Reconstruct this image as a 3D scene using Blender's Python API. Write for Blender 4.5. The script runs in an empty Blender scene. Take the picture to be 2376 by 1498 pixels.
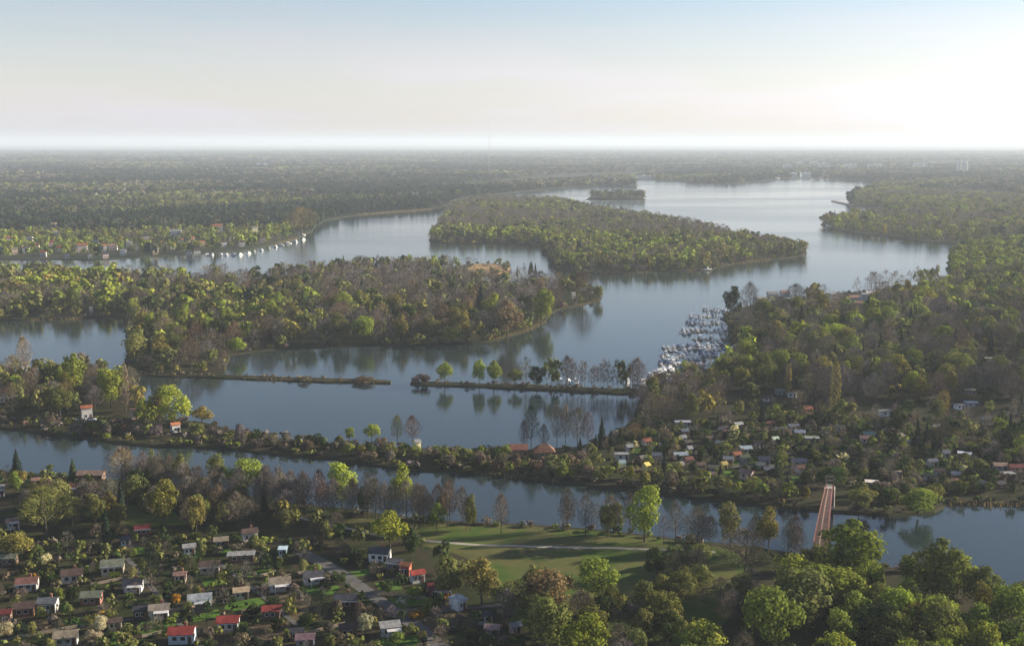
import bpy, math, random
import numpy as np
from mathutils import Vector
from mathutils.geometry import tessellate_polygon

rnd = random.Random(11)
rng = np.random.default_rng(7)
SC = bpy.context.scene
COL = SC.collection
R = math.radians

# ------------------------------------------------------------------ camera
CAM_H, FPX, PW, PH, HORIZON = 120.0, 2600.0, 2376.0, 1498.0, 329.0
PITCH = math.atan((PH / 2 - HORIZON) / FPX)
cd = bpy.data.cameras.new("camera")
cam = bpy.data.objects.new("camera", cd)
COL.objects.link(cam)
cam.location = (0, 0, CAM_H)
cam.rotation_euler = (math.pi / 2 - PITCH, 0, 0)
cd.sensor_width = 36.0
cd.lens = 36.0 * FPX / PW
cd.clip_start, cd.clip_end = 1.0, 200000.0
SC.camera = cam

# ------------------------------------------------------------------ sky, sun, exposure
SUN_EL, SUN_AZ = R(19), R(74)           # azimuth measured from the view axis to the right
world = bpy.data.worlds.new("World")
SC.world = world
world.use_nodes = True
wn, wl = world.node_tree.nodes, world.node_tree.links
sky = wn.new("ShaderNodeTexSky")
sky.sky_type = 'NISHITA'
sky.sun_disc = False
sky.sun_elevation, sky.sun_rotation = SUN_EL, SUN_AZ
sky.air_density, sky.dust_density, sky.ozone_density = 1.15, 0.4, 2.5
# thin high cirrus: a pale veil that is part of the sky itself
geo = wn.new("ShaderNodeTexCoord")
mp = wn.new("ShaderNodeMapping")
mp.inputs["Scale"].default_value = (1.0, 1.0, 7.0)
mp.inputs["Rotation"].default_value = (0.0, 0.10, 0.0)
no = wn.new("ShaderNodeTexNoise")
no.inputs["Scale"].default_value = 3.2
no.inputs["Detail"].default_value = 7.0
no.inputs["Roughness"].default_value = 0.55
rp = wn.new("ShaderNodeMapRange")
rp.inputs["From Min"].default_value, rp.inputs["From Max"].default_value = 0.44, 0.62
rp.inputs["To Min"].default_value, rp.inputs["To Max"].default_value = 0.62, 1.0
veil = wn.new("ShaderNodeMix")
veil.data_type = 'RGBA'
bw = wn.new("ShaderNodeRGBToBW")
wh = wn.new("ShaderNodeMix")
wh.data_type = 'RGBA'
wh.blend_type = 'MULTIPLY'
wh.inputs[0].default_value = 1.0
wh.inputs[7].default_value = (1.16, 1.13, 1.14, 1)
wl.new(geo.outputs["Generated"], mp.inputs[0])
wl.new(mp.outputs[0], no.inputs[0])
wl.new(no.outputs[0], rp.inputs[0])
sx = wn.new("ShaderNodeSeparateXYZ")
el = wn.new("ShaderNodeMapRange")
el.interpolation_type = 'SMOOTHSTEP'
el.inputs["From Min"].default_value, el.inputs["From Max"].default_value = 0.02, 0.15
el.inputs["To Min"].default_value, el.inputs["To Max"].default_value = 1.0, 0.12
vm = wn.new("ShaderNodeMath")
vm.operation = 'MULTIPLY'
wl.new(geo.outputs["Generated"], sx.inputs[0])
wl.new(sx.outputs["Z"], el.inputs[0])
wl.new(rp.outputs[0], vm.inputs[0])
wl.new(el.outputs[0], vm.inputs[1])
wl.new(vm.outputs[0], veil.inputs[0])
wl.new(sky.outputs[0], bw.inputs[0])
wl.new(bw.outputs[0], wh.inputs[6])
wl.new(sky.outputs[0], veil.inputs[6])
wl.new(wh.outputs[2], veil.inputs[7])
tone = wn.new("ShaderNodeMix")
tone.data_type, tone.blend_type = 'RGBA', 'MULTIPLY'
tone.inputs[0].default_value = 1.0
tgrad = wn.new("ShaderNodeMix")
tgrad.data_type = 'RGBA'
tgrad.inputs[6].default_value = (1.03, 0.99, 1.11, 1)
tgrad.inputs[7].default_value = (1.01, 0.985, 1.03, 1)
wl.new(el.outputs[0], tgrad.inputs[0])
wl.new(tgrad.outputs[2], tone.inputs[7])
wl.new(veil.outputs[2], tone.inputs[6])
wl.new(tone.outputs[2], wn["Background"].inputs[0])
wn["Background"].inputs[1].default_value = 0.058

sd = bpy.data.lights.new("sun", 'SUN')
sd.energy, sd.angle, sd.color = 5.0, R(0.5), (1.0, 0.88, 0.70)
sun = bpy.data.objects.new("sun", sd)
COL.objects.link(sun)
sdir = Vector((math.sin(SUN_AZ) * math.cos(SUN_EL), math.cos(SUN_AZ) * math.cos(SUN_EL), math.sin(SUN_EL)))
sun.rotation_euler = sdir.to_track_quat('Z', 'Y').to_euler()
sun.location = (200, 60, 300)

vs = SC.view_settings
vs.view_transform, vs.look, vs.gamma, vs.use_curve_mapping = 'Standard', 'None', 1.0, False
vs.exposure = 1.40
cy = SC.cycles
cy.max_bounces, cy.diffuse_bounces, cy.glossy_bounces = 6, 2, 2
cy.transmission_bounces, cy.volume_bounces, cy.transparent_max_bounces = 2, 1, 4
cy.use_denoising = True
cy.caustics_reflective = cy.caustics_refractive = False

HAZE = 8.2e-5

# ------------------------------------------------------------------ helpers
FW = (0.0, math.cos(PITCH), -math.sin(PITCH))
UP = (0.0, math.sin(PITCH), math.cos(PITCH))
LAND_Z = 0.7


def at(px, py, z=LAND_Z):
    """Where the sight line to a point of the photograph meets the level z."""
    a, b = (px - PW / 2) / FPX, -(py - PH / 2) / FPX
    d = (a, FW[1] + UP[1] * b, FW[2] + UP[2] * b)
    t = (z - CAM_H) / d[2]
    return (d[0] * t, d[1] * t)


def scale_at(py):
    """pixels per metre (across) of something standing at photo row py"""
    return (py - HORIZON) / CAM_H * 1.02


def to_px(P):
    P = np.asarray(P, float)
    v = P - np.array([0, 0, CAM_H])
    f = v @ np.array(FW)
    u = v @ np.array(UP)
    f = np.where(np.abs(f) < 1e-3, 1e-3, f)
    return PW / 2 + FPX * v[:, 0] / f, PH / 2 - FPX * u / f, f


def tag(o, label=None, cat=None, group=None, kind=None):
    if label: o["label"] = label
    if cat: o["category"] = cat
    if group: o["group"] = group
    if kind: o["kind"] = kind
    return o


def link(name, me, mat=None, parent=None, loc=None):
    o = bpy.data.objects.new(name, me)
    COL.objects.link(o)
    if mat is not None:
        me.materials.append(mat)
    if parent is not None:
        o.parent = parent
    if loc is not None:
        o.location = loc
    return o


def empty(name, loc=(0, 0, 0), rz=0.0):
    o = bpy.data.objects.new(name, None)
    COL.objects.link(o)
    o.location = loc
    o.rotation_euler = (0, 0, rz)
    o.empty_display_size = 0.5
    return o


def poly_mesh(name, V, k, var=None, tint=None):
    """Unconnected k-gons from an (n*k,3) array, with an optional per-corner value and colour."""
    V = np.ascontiguousarray(V, np.float32).reshape(-1, 3)
    n = len(V) // k
    me = bpy.data.meshes.new(name)
    me.vertices.add(n * k)
    me.vertices.foreach_set("co", V.ravel())
    me.loops.add(n * k)
    me.loops.foreach_set("vertex_index", np.arange(n * k, dtype=np.int32))
    me.polygons.add(n)
    me.polygons.foreach_set("loop_start", np.arange(0, n * k, k, dtype=np.int32))
    me.polygons.foreach_set("loop_total", np.full(n, k, np.int32))
    if var is not None:
        at_ = me.attributes.new("var", 'FLOAT', 'POINT')
        at_.data.foreach_set("value", np.repeat(np.asarray(var, np.float32), k))
    if tint is not None:
        at_ = me.attributes.new("tint", 'FLOAT_COLOR', 'POINT')
        c = np.ones((n, 4), np.float32)
        c[:, :3] = tint
        at_.data.foreach_set("color", np.repeat(c, k, axis=0).ravel())
    me.update(calc_edges=True)
    return me


class MB:
    """Collects boxes, prisms and tubes into one mesh."""

    def __init__(s):
        s.v, s.f = [], []

    def add(s, vs_, fs):
        b = len(s.v)
        s.v += [tuple(p) for p in vs_]
        s.f += [tuple(b + i for i in f) for f in fs]
        return s

    def box(s, x0, x1, y0, y1, z0, z1):
        v = [(x0, y0, z0), (x1, y0, z0), (x1, y1, z0), (x0, y1, z0), (x0, y0, z1), (x1, y0, z1), (x1, y1, z1), (x0, y1, z1)]
        return s.add(v, [(0, 3, 2, 1), (4, 5, 6, 7), (0, 1, 5, 4), (1, 2, 6, 5), (2, 3, 7, 6), (3, 0, 4, 7)])

    def tube(s, p, q, r0, r1=None, n=5):
        r1 = r0 if r1 is None else r1
        p, q = Vector(p), Vector(q)
        d = (q - p).normalized()
        a = d.cross(Vector((0.31, 0.2, 0.93))).normalized()
        b = d.cross(a)
        v = []
        for c, r in ((p, r0), (q, r1)):
            for i in range(n):
                t = 2 * math.pi * i / n
                v.append(c + (a * math.cos(t) + b * math.sin(t)) * r)
        return s.add(v, [(i, (i + 1) % n, n + (i + 1) % n, n + i) for i in range(n)] + [tuple(range(n))[::-1], tuple(range(n, 2 * n))])

    def beam(s, p, q, w, h):
        p, q = Vector(p), Vector(q)
        d = (q - p).normalized()
        u = Vector((0, 0, 1)) if abs(d.z) < 0.9 else Vector((1, 0, 0))
        a = d.cross(u).normalized() * w / 2
        b = a.cross(d).normalized() * h / 2
        v = [c + e for c in (p, q) for e in (-a - b, a - b, a + b, -a + b)]
        return s.add(v, [(0, 1, 5, 4), (1, 2, 6, 5), (2, 3, 7, 6), (3, 0, 4, 7), (3, 2, 1, 0), (4, 5, 6, 7)])

    def mesh(s, name):
        me = bpy.data.meshes.new(name)
        me.from_pydata(s.v, [], s.f)
        me.update()
        return me

    def build(s, name, mat, parent=None, loc=None):
        return link(name, s.mesh(name), mat, parent, loc)


# ------------------------------------------------------------------ materials
def new_mat(name):
    m = bpy.data.materials.new(name)
    m.use_nodes = True
    return m, m.node_tree.nodes, m.node_tree.links


_plain = {}


def plain(name, col, rough=0.7, noise=0.25, scale=1.2, spec=0.3):
    """Painted or rendered surface with faint blotches and streaks."""
    key = (name, tuple(col))
    if key in _plain:
        return _plain[key]
    m, n, l = new_mat(name)
    b = n["Principled BSDF"]
    b.inputs["Roughness"].default_value = rough
    b.inputs["Specular IOR Level"].default_value = spec
    tc = n.new("ShaderNodeTexCoord")
    t = n.new("ShaderNodeTexNoise")
    t.inputs["Scale"].default_value = scale
    t.inputs["Detail"].default_value = 6
    mr = n.new("ShaderNodeMapRange")
    mr.inputs["From Min"].default_value, mr.inputs["From Max"].default_value = 0.3, 0.7
    mr.inputs["To Min"].default_value, mr.inputs["To Max"].default_value = 1 - noise, 1 + noise * 0.5
    mx = n.new("ShaderNodeMix")
    mx.data_type, mx.blend_type = 'RGBA', 'MULTIPLY'
    mx.inputs[0].default_value = 1
    mx.inputs[6].default_value = (*col, 1)
    l.new(tc.outputs["Object"], t.inputs[0])
    l.new(t.outputs[0], mr.inputs[0])
    l.new(mr.outputs[0], mx.inputs[7])
    l.new(mx.outputs[2], b.inputs["Base Color"])
    _plain[key] = m
    return m


def foliage_mat(name, source, trans):
    """Leaf or twig surface: colour of the plant times a small per-leaf difference; a little light passes through."""
    m, n, l = new_mat(name)
    n.remove(n["Principled BSDF"])
    if source == "object":
        c = n.new("ShaderNodeObjectInfo").outputs["Color"]
        a = n.new("ShaderNodeAttribute")
        a.attribute_name = "var"
        mx = n.new("ShaderNodeMix")
        mx.data_type, mx.blend_type = 'RGBA', 'MULTIPLY'
        mx.inputs[0].default_value = 1
        l.new(c, mx.inputs[6])
        l.new(a.outputs["Fac"], mx.inputs[7])
        c = mx.outputs[2]
    else:
        a = n.new("ShaderNodeAttribute")
        a.attribute_name = "tint"
        c = a.outputs["Color"]
    d = n.new("ShaderNodeBsdfDiffuse")
    l.new(c, d.inputs["Color"])
    out = n["Material Output"]
    if trans > 0:
        t = n.new("ShaderNodeBsdfTranslucent")
        l.new(c, t.inputs["Color"])
        ms = n.new("ShaderNodeMixShader")
        ms.inputs[0].default_value = trans
        l.new(d.outputs[0], ms.inputs[1])
        l.new(t.outputs[0], ms.inputs[2])
        l.new(ms.outputs[0], out.inputs[0])
    else:
        l.new(d.outputs[0], out.inputs[0])
    return m


M_LEAF = foliage_mat("leaf", "object", 0.34)
M_TWIG = foliage_mat("twig", "object", 0.0)
M_MASS = foliage_mat("foliage_mass", "tint", 0.22)
M_BARK = plain("bark", (0.075, 0.062, 0.050), 0.9, 0.4, 3.0, 0.1)


def ground_mat(name, cols, scale, detail=8, bump=0.0, w=None):
    """Patchy ground: colours of a ramp driven by two layers of noise in world metres."""
    m, n, l = new_mat(name)
    b = n["Principled BSDF"]
    b.inputs["Roughness"].default_value = 0.95
    b.inputs["Specular IOR Level"].default_value = 0.05
    g = n.new("ShaderNodeNewGeometry")
    t = n.new("ShaderNodeTexNoise")
    t.inputs["Scale"].default_value = scale
    t.inputs["Detail"].default_value = detail
    t.inputs["Roughness"].default_value = 0.62
    t2 = n.new("ShaderNodeTexNoise")
    t2.inputs["Scale"].default_value = scale * 6.3
    t2.inputs["Detail"].default_value = 5
    ad = n.new("ShaderNodeMath")
    ad.operation = 'MULTIPLY_ADD'
    ad.inputs[1].default_value = 0.35
    sb = n.new("ShaderNodeMath")
    sb.operation = 'SUBTRACT'
    sb.inputs[1].default_value = 0.175
    r = n.new("ShaderNodeValToRGB")
    e = r.color_ramp.elements
    k = len(cols)
    e[0].position, e[0].color = 0.30, (*cols[0], 1)
    e[1].position, e[1].color = 0.70, (*cols[-1], 1)
    for i in range(1, k - 1):
        q = e.new(0.30 + 0.40 * i / (k - 1))
        q.color = (*cols[i], 1)
    l.new(g.outputs["Position"], t.inputs[0])
    l.new(g.outputs["Position"], t2.inputs[0])
    l.new(t2.outputs[0], ad.inputs[0])
    l.new(t.outputs[0], ad.inputs[2])
    l.new(ad.outputs[0], sb.inputs[0])
    l.new(sb.outputs[0], r.inputs[0])
    l.new(r.outputs[0], b.inputs["Base Color"])
    if bump:
        bp = n.new("ShaderNodeBump")
        bp.inputs["Strength"].default_value = 1.0
        bp.inputs["Distance"].default_value = bump
        l.new(t2.outputs[0], bp.inputs["Height"])
        l.new(bp.outputs[0], b.inputs["Normal"])
    return m


M_GROUND = ground_mat("woodland_ground", [(0.016, 0.018, 0.010), (0.026, 0.030, 0.012), (0.034, 0.029, 0.018), (0.024, 0.034, 0.011)], 0.035)
M_FAR = ground_mat("distant_ground", [(0.022, 0.030, 0.020), (0.035, 0.042, 0.026), (0.050, 0.050, 0.032), (0.030, 0.040, 0.022)], 0.004, 10)
M_BANK = ground_mat("garden_ground", [(0.020, 0.019, 0.012), (0.022, 0.031, 0.010), (0.042, 0.034, 0.022), (0.028, 0.042, 0.010)], 0.06)
M_MEADOW = ground_mat("meadow_grass", [(0.034, 0.062, 0.012), (0.054, 0.086, 0.017), (0.092, 0.086, 0.032), (0.030, 0.052, 0.012)], 0.03, 9, 0.05)
M_LAWN = ground_mat("lawn_grass", [(0.045, 0.095, 0.014), (0.065, 0.125, 0.020), (0.080, 0.120, 0.026)], 0.12, 6, 0.03)
M_SOIL = ground_mat("dug_soil", [(0.060, 0.042, 0.026), (0.090, 0.066, 0.042), (0.075, 0.070, 0.034)], 0.12, 6, 0.05)
M_GRAVEL = ground_mat("pale_gravel", [(0.20, 0.18, 0.14), (0.30, 0.27, 0.22), (0.24, 0.21, 0.16)], 0.25)
M_TRACK = ground_mat("grey_track", [(0.075, 0.072, 0.068), (0.110, 0.105, 0.098), (0.090, 0.080, 0.066)], 0.2)
M_SAND = ground_mat("reed_bed", [(0.26, 0.17, 0.08), (0.32, 0.21, 0.10), (0.20, 0.15, 0.07)], 0.08)


def water_mat():
    m, n, l = new_mat("lake_water")
    b = n["Principled BSDF"]
    b.inputs["Base Color"].default_value = (0.016, 0.026, 0.026, 1)
    b.inputs["IOR"].default_value = 1.333
    g = n.new("ShaderNodeNewGeometry")
    # wind lanes: wide streaks where the surface is rougher
    mp_ = n.new("ShaderNodeMapping")
    mp_.inputs["Rotation"].default_value = (0, 0, R(-14))
    mp_.inputs["Scale"].default_value = (0.0011, 0.0040, 1)
    t = n.new("ShaderNodeTexNoise")
    t.inputs["Scale"].default_value = 1.0
    t.inputs["Detail"].default_value = 5
    t.inputs["Distortion"].default_value = 0.8
    l.new(g.outputs["Position"], mp_.inputs[0])
    l.new(mp_.outputs[0], t.inputs[0])
    # open water further out carries more wind than the sheltered channels
    sp = n.new("ShaderNodeSeparateXYZ")
    l.new(g.outputs["Position"], sp.inputs[0])
    dist = n.new("ShaderNodeMapRange")
    dist.interpolation_type = 'SMOOTHSTEP'
    dist.inputs["From Min"].default_value, dist.inputs["From Max"].default_value = 620, 1500
    dist.inputs["To Min"].default_value, dist.inputs["To Max"].default_value = 0.22, 1.0
    l.new(sp.outputs["Y"], dist.inputs[0])
    mr = n.new("ShaderNodeMapRange")
    mr.inputs["From Min"].default_value, mr.inputs["From Max"].default_value = 0.36, 0.64
    mr.inputs["To Min"].default_value, mr.inputs["To Max"].default_value = 0.25, 1.0
    l.new(t.outputs[0], mr.inputs[0])
    wind = n.new("ShaderNodeMath")
    wind.operation = 'MULTIPLY'
    l.new(dist.outputs[0], wind.inputs[0])
    l.new(mr.outputs[0], wind.inputs[1])
    ro = n.new("ShaderNodeMath")
    ro.operation = 'MULTIPLY_ADD'
    ro.inputs[1].default_value, ro.inputs[2].default_value = 0.13, 0.045
    l.new(wind.outputs[0], ro.inputs[0])
    l.new(ro.outputs[0], b.inputs["Roughness"])
    mp2 = n.new("ShaderNodeMapping")
    mp2.inputs["Scale"].default_value = (0.35, 0.9, 1)
    mp2.inputs["Rotation"].default_value = (0, 0, R(-10))
    w1 = n.new("ShaderNodeTexNoise")
    w1.inputs["Scale"].default_value = 1.0
    w1.inputs["Detail"].default_value = 4
    l.new(g.outputs["Position"], mp2.inputs[0])
    l.new(mp2.outputs[0], w1.inputs[0])
    am = n.new("ShaderNodeMath")
    am.operation = 'MULTIPLY_ADD'
    am.inputs[1].default_value, am.inputs[2].default_value = 0.055, 0.03
    l.new(wind.outputs[0], am.inputs[0])
    bp = n.new("ShaderNodeBump")
    bp.inputs["Strength"].default_value = 1.0
    l.new(am.outputs[0], bp.inputs["Distance"])
    l.new(w1.outputs[0], bp.inputs["Height"])
    l.new(bp.outputs[0], b.inputs["Normal"])
    return m


M_WATER = water_mat()

# ------------------------------------------------------------------ land and water
def P(pts):
    return [at(x, y) for x, y in pts]


def roughen(poly, step=14.0, amp=0.16, closed=True, far=4500):
    """Break long edges into short ones and let the shore wander a little."""
    out = []
    n = len(poly)
    for i in range(n if closed else n - 1):
        a, b = poly[i], poly[(i + 1) % n]
        out.append(a)
        L = math.hypot(b[0] - a[0], b[1] - a[1])
        dist = math.hypot(a[0], a[1])
        st = step * max(1.0, dist / 700.0)
        k = int(min(L / st, 60))
        if k < 2 or dist > far or math.hypot(*b) > far:
            continue
        nx, ny = -(b[1] - a[1]) / L, (b[0] - a[0]) / L
        for j in range(1, k):
            t = j / k
            d = rnd.uniform(-1, 1) * st * amp
            out.append((a[0] + (b[0] - a[0]) * t + nx * d, a[1] + (b[1] - a[1]) * t + ny * d))
    if not closed:
        out.append(poly[-1])
    return out


def sheet(name, poly, z, mat, kind="structure", skirt=None):
    vs_ = [(x, y, z) for x, y in poly]
    tris = tessellate_polygon([[Vector(v) for v in vs_]])
    v, f = list(vs_), []
    for t in tris:
        a, b, c = (vs_[i] for i in t)
        cr = (b[0] - a[0]) * (c[1] - a[1]) - (b[1] - a[1]) * (c[0] - a[0])
        f.append(tuple(t) if cr > 0 else tuple(t)[::-1])
    if skirt is not None:
        n = len(vs_)
        area = sum(poly[i][0] * poly[(i + 1) % n][1] - poly[(i + 1) % n][0] * poly[i][1] for i in range(n))
        s = 1 if area > 0 else -1
        for i in range(n):
            a, b = Vector(poly[i - 1]), Vector(poly[(i + 1) % n])
            d = (b - a)
            d = d.normalized() if d.length > 1e-6 else Vector((1, 0))
            o = Vector((d.y, -d.x)) * s * 1.6
            v.append((poly[i][0] + o.x, poly[i][1] + o.y, skirt))
        for i in range(n):
            j = (i + 1) % n
            f.append((i, n + i, n + j, j) if s > 0 else (j, n + j, n + i, i))
    me = bpy.data.meshes.new(name)
    me.from_pydata(v, [], f)
    me.update()
    o = link(name, me, mat)
    tag(o, kind=kind)
    return o


BIG = 60000.0
pA = [(-700, 1078), (0, 1092), (240, 1108), (450, 1133), (560, 1147), (700, 1170), (900, 1192), (1100, 1210), (1240, 1216), (1350, 1224), (1460, 1235),
      (1560, 1248), (1720, 1264), (1850, 1282), (1950, 1298), (2050, 1312), (2200, 1335), (2300, 1362), (2376, 1390), (2800, 1500)]
pBC = [(-700, 850), (0, 868), (200, 875), (290, 882), (318, 900), (345, 945), (385, 972), (470, 978), (530, 994), (620, 1012), (720, 1024), (870, 1034), (1000, 1040),
       (1200, 1043), (1340, 1036), (1400, 1018), (1445, 995), (1470, 970), (1485, 930), (1490, 908), (1520, 893), (1560, 885), (1640, 862), (1715, 838), (1702, 800), (1690, 760),
       (1686, 724), (1750, 708), (1830, 697), (1930, 681), (2080, 668), (2180, 655), (2212, 640), (2196, 608), (2228, 578), (2300, 567), (2376, 560), (2800, 552),
       (3400, 552), (3300, 1170), (2376, 1168), (2260, 1165), (2195, 1166), (2165, 1184), (2060, 1192), (1990, 1186), (1930, 1183), (1800, 1172),
       (1650, 1156), (1500, 1139), (1400, 1126), (1250, 1109), (1080, 1093), (950, 1086), (850, 1074), (700, 1056), (600, 1046), (420, 1033), (250, 1021), (0, 990), (-700, 955)]
pE = [(-700, 742), (0, 741), (60, 740), (150, 738), (290, 736), (306, 760), (300, 800), (298, 850), (360, 862), (440, 866), (520, 860), (532, 822), (640, 808), (780, 802), (900, 799),
      (1030, 796), (1130, 791), (1155, 785), (1210, 770), (1262, 748), (1292, 717), (1330, 710), (1388, 697), (1396, 689), (1370, 676), (1290, 668), (1220, 664), (1130, 656),
      (1095, 648), (1100, 640), (1180, 634), (1185, 622), (1150, 612), (1095, 611), (1050, 618), (960, 625), (860, 627), (780, 630), (735, 640), (650, 645), (580, 648), (565, 664), (530, 664), (520, 648), (420, 647), (300, 650), (160, 640), (0, 636), (-700, 634)]
pF = [(1000, 561), (1060, 564), (1150, 565), (1262, 568), (1276, 600), (1290, 624), (1350, 632), (1450, 633), (1550, 628), (1650, 626), (1700, 611), (1790, 601), (1862, 592), (1872, 584),
      (1840, 576), (1790, 567), (1700, 550), (1600, 523), (1490, 502), (1410, 494), (1360, 484), (1300, 466), (1180, 462), (1080, 468), (1040, 484), (1030, 505), (1020, 530)]
pS = [(1360, 463), (1430, 464), (1498, 463), (1492, 457), (1430, 455), (1370, 457)]
pD = [(285, 868), (400, 872), (520, 875), (620, 878), (720, 882), (830, 885), (905, 887), (905, 882), (830, 879), (720, 876), (620, 872), (520, 868), (400, 865), (285, 860)]
pD2 = [(955, 889), (1060, 893), (1200, 900), (1350, 908), (1500, 914), (1500, 902), (1350, 897), (1200, 890), (1060, 886), (955, 883)]
pFar = [(-700, 600), (0, 600), (210, 602), (330, 596), (440, 590), (560, 581), (640, 566), (690, 552), (725, 536), (745, 516), (790, 504), (850, 496), (930, 489), (1020, 483), (1046, 470), (1062, 463),
        (1100, 456), (1200, 446), (1320, 434), (1400, 431), (1470, 432), (1477, 417), (1580, 419), (1604, 425), (1700, 426), (1760, 421), (1800, 415), (1880, 414), (1960, 417), (2060, 428), (2030, 438),
        (1985, 452), (1970, 466), (1978, 477), (2060, 480), (2056, 496), (1990, 503), (1926, 512), (1905, 521), (1918, 527), (1960, 537), (2060, 549), (2160, 563), (2232, 563), (2300, 556), (2376, 551), (2800, 544), (3400, 544)]

WA = roughen(P(pA), closed=False)
WA = WA + [(900, 60), (900, -500), (-900, -500), (-900, 330)]
WBC, WE, WF, WS = (roughen(P(p)) for p in (pBC, pE, pF, pS))
WD, WD2 = roughen(P(pD), 7, 0.22), roughen(P(pD2), 7, 0.22)
WFar = roughen(P(pFar), closed=False)
yl, yr = WFar[0][1], WFar[-1][1]
WFar = WFar + [(BIG, yr), (BIG, BIG), (-BIG, BIG), (-BIG, yl)]

sheet("lake_water", [(-4500, -600), (4500, -600), (4500, 6500), (-4500, 6500)], 0.0, M_WATER)
sheet("near_bank_ground", WA, LAND_Z, M_BANK, skirt=-0.5)
sheet("peninsula_ground", WBC, LAND_Z, M_GROUND, skirt=-0.5)
sheet("wooded_island_ground", WE, LAND_Z, M_GROUND, skirt=-0.5)
sheet("lake_island_ground", WF, LAND_Z, M_GROUND, skirt=-0.5)
sheet("islet_ground", WS, LAND_Z, M_GROUND, skirt=-0.5)
sheet("causeway_ground", WD, LAND_Z, M_GROUND, skirt=-0.5)
sheet("causeway_ground", WD2, LAND_Z, M_GROUND, skirt=-0.5)
sheet("far_shore_ground", WFar, LAND_Z, M_FAR, skirt=-0.5)
sheet("reed_bed_ground", roughen(P([(1098, 639), (1176, 635), (1180, 622), (1148, 614), (1100, 613), (1085, 625)]), 6), LAND_Z + 0.35, M_SAND, skirt=0.5)


def strip(name, pts, width, z, mat):
    w = roughen(P(pts), 9, 0.05, closed=False)
    L, Rr = [], []
    for i in range(len(w)):
        a, b = Vector(w[max(i - 1, 0)]), Vector(w[min(i + 1, len(w) - 1)])
        d = (b - a).normalized()
        o = Vector((-d.y, d.x)) * width / 2 * rnd.uniform(0.88, 1.1)
        L.append((w[i][0] + o.x, w[i][1] + o.y))
        Rr.append((w[i][0] - o.x, w[i][1] - o.y))
    n = len(w)
    v = [(x, y, z) for x, y in L] + [(x, y, z) for x, y in Rr]
    f = [(i, n + i, n + i + 1, i + 1) for i in range(n - 1)]
    me = bpy.data.meshes.new(name)
    me.from_pydata(v, [], f)
    me.update()
    return tag(link(name, me, mat), kind="structure")


sheet("meadow", roughen(P([(705, 1196), (900, 1206), (1100, 1220), (1240, 1221), (1350, 1229), (1460, 1240), (1560, 1254), (1690, 1272), (1740, 1310), (1700, 1420), (1620, 1520), (1330, 1530),
                           (1170, 1440), (1150, 1330), (1060, 1285), (940, 1255), (760, 1222)]), 6), LAND_Z + 0.02, M_MEADOW)
sheet("meadow", roughen(P([(160, 1172), (260, 1162), (390, 1180), (440, 1215), (330, 1226), (200, 1200)]), 6), LAND_Z + 0.02, M_MEADOW)
for q in [[(700, 1352), (760, 1346), (790, 1362), (770, 1378), (716, 1378)], [(526, 1398), (600, 1386), (622, 1402), (560, 1418), (520, 1412)], [(446, 1428), (505, 1412), (516, 1428), (450, 1442)],
          [(330, 1440), (400, 1430), (410, 1458), (345, 1474), (318, 1466)], [(250, 1468), (300, 1462), (296, 1500), (240, 1502)], [(268, 1273), (330, 1268), (336, 1284), (275, 1292)],
          [(505, 1272), (560, 1268), (566, 1280), (510, 1286)], [(465, 1344), (518, 1338), (528, 1352), (475, 1360)], [(868, 1352), (920, 1344), (935, 1366), (880, 1372)], [(900, 1386), (985, 1378), (1000, 1400), (930, 1410)],
          [(570, 1328), (630, 1318), (640, 1328), (575, 1340)], [(420, 1282), (470, 1274), (480, 1286), (425, 1296)], [(150, 1438), (225, 1426), (240, 1442), (160, 1456)], [(800, 1330), (850, 1318), (862, 1330), (812, 1340)],
          [(880, 1480), (980, 1470), (1010, 1500), (900, 1505)], [(1690, 1058), (1740, 1056), (1760, 1072), (1700, 1078)], [(1900, 1032), (1990, 1030), (2000, 1036), (1905, 1040)], [(2240, 1018), (2290, 1012), (2300, 1022), (2245, 1030)]]:
    sheet("garden_lawn", roughen(P(q), 3, 0.12), LAND_Z + 0.035, M_LAWN)
for q in [[(622, 1380), (690, 1372), (710, 1392), (640, 1406)], [(655, 1408), (720, 1404), (726, 1430), (668, 1442)], [(580, 1446), (668, 1440), (690, 1478), (590, 1492), (560, 1470)], [(452, 1466), (560, 1470), (566, 1500), (450, 1505)],
          [(880, 1410), (940, 1404), (960, 1420), (900, 1432)], [(960, 1426), (1060, 1414), (1120, 1450), (1000, 1470)], [(60, 1446), (140, 1436), (150, 1452), (70, 1464)]]:
    sheet("garden_plot", roughen(P(q), 3, 0.12), LAND_Z + 0.033, M_SOIL)
strip("gravel_path", [(1010, 1256), (1060, 1260), (1115, 1264), (1200, 1266), (1400, 1270), (1540, 1275), (1660, 1280)], 1.8, LAND_Z + 0.05, M_GRAVEL)
strip("gravel_path", [(690, 1198), (720, 1207), (760, 1216), (830, 1230), (890, 1243), (1010, 1256)], 1.6, LAND_Z + 0.047, M_GRAVEL)
strip("footpath", [(1525, 1370), (1546, 1400), (1562, 1435), (1560, 1460), (1548, 1500)], 1.2, LAND_Z + 0.049, M_TRACK)
strip("garden_lane", [(690, 1275), (740, 1300), (800, 1335), (850, 1370), (900, 1405), (950, 1440), (1010, 1490), (1080, 1540)], 4.2, LAND_Z + 0.045, M_TRACK)
strip("garden_lane", [(905, 1428), (980, 1420), (1080, 1410), (1180, 1402)], 1.8, LAND_Z + 0.048, M_TRACK)
strip("garden_lane", [(280, 1280), (330, 1340), (400, 1425), (480, 1510)], 1.6, LAND_Z + 0.041, M_TRACK)
strip("garden_lane", [(500, 1300), (560, 1345), (620, 1390), (690, 1450)], 1.4, LAND_Z + 0.042, M_TRACK)
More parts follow.
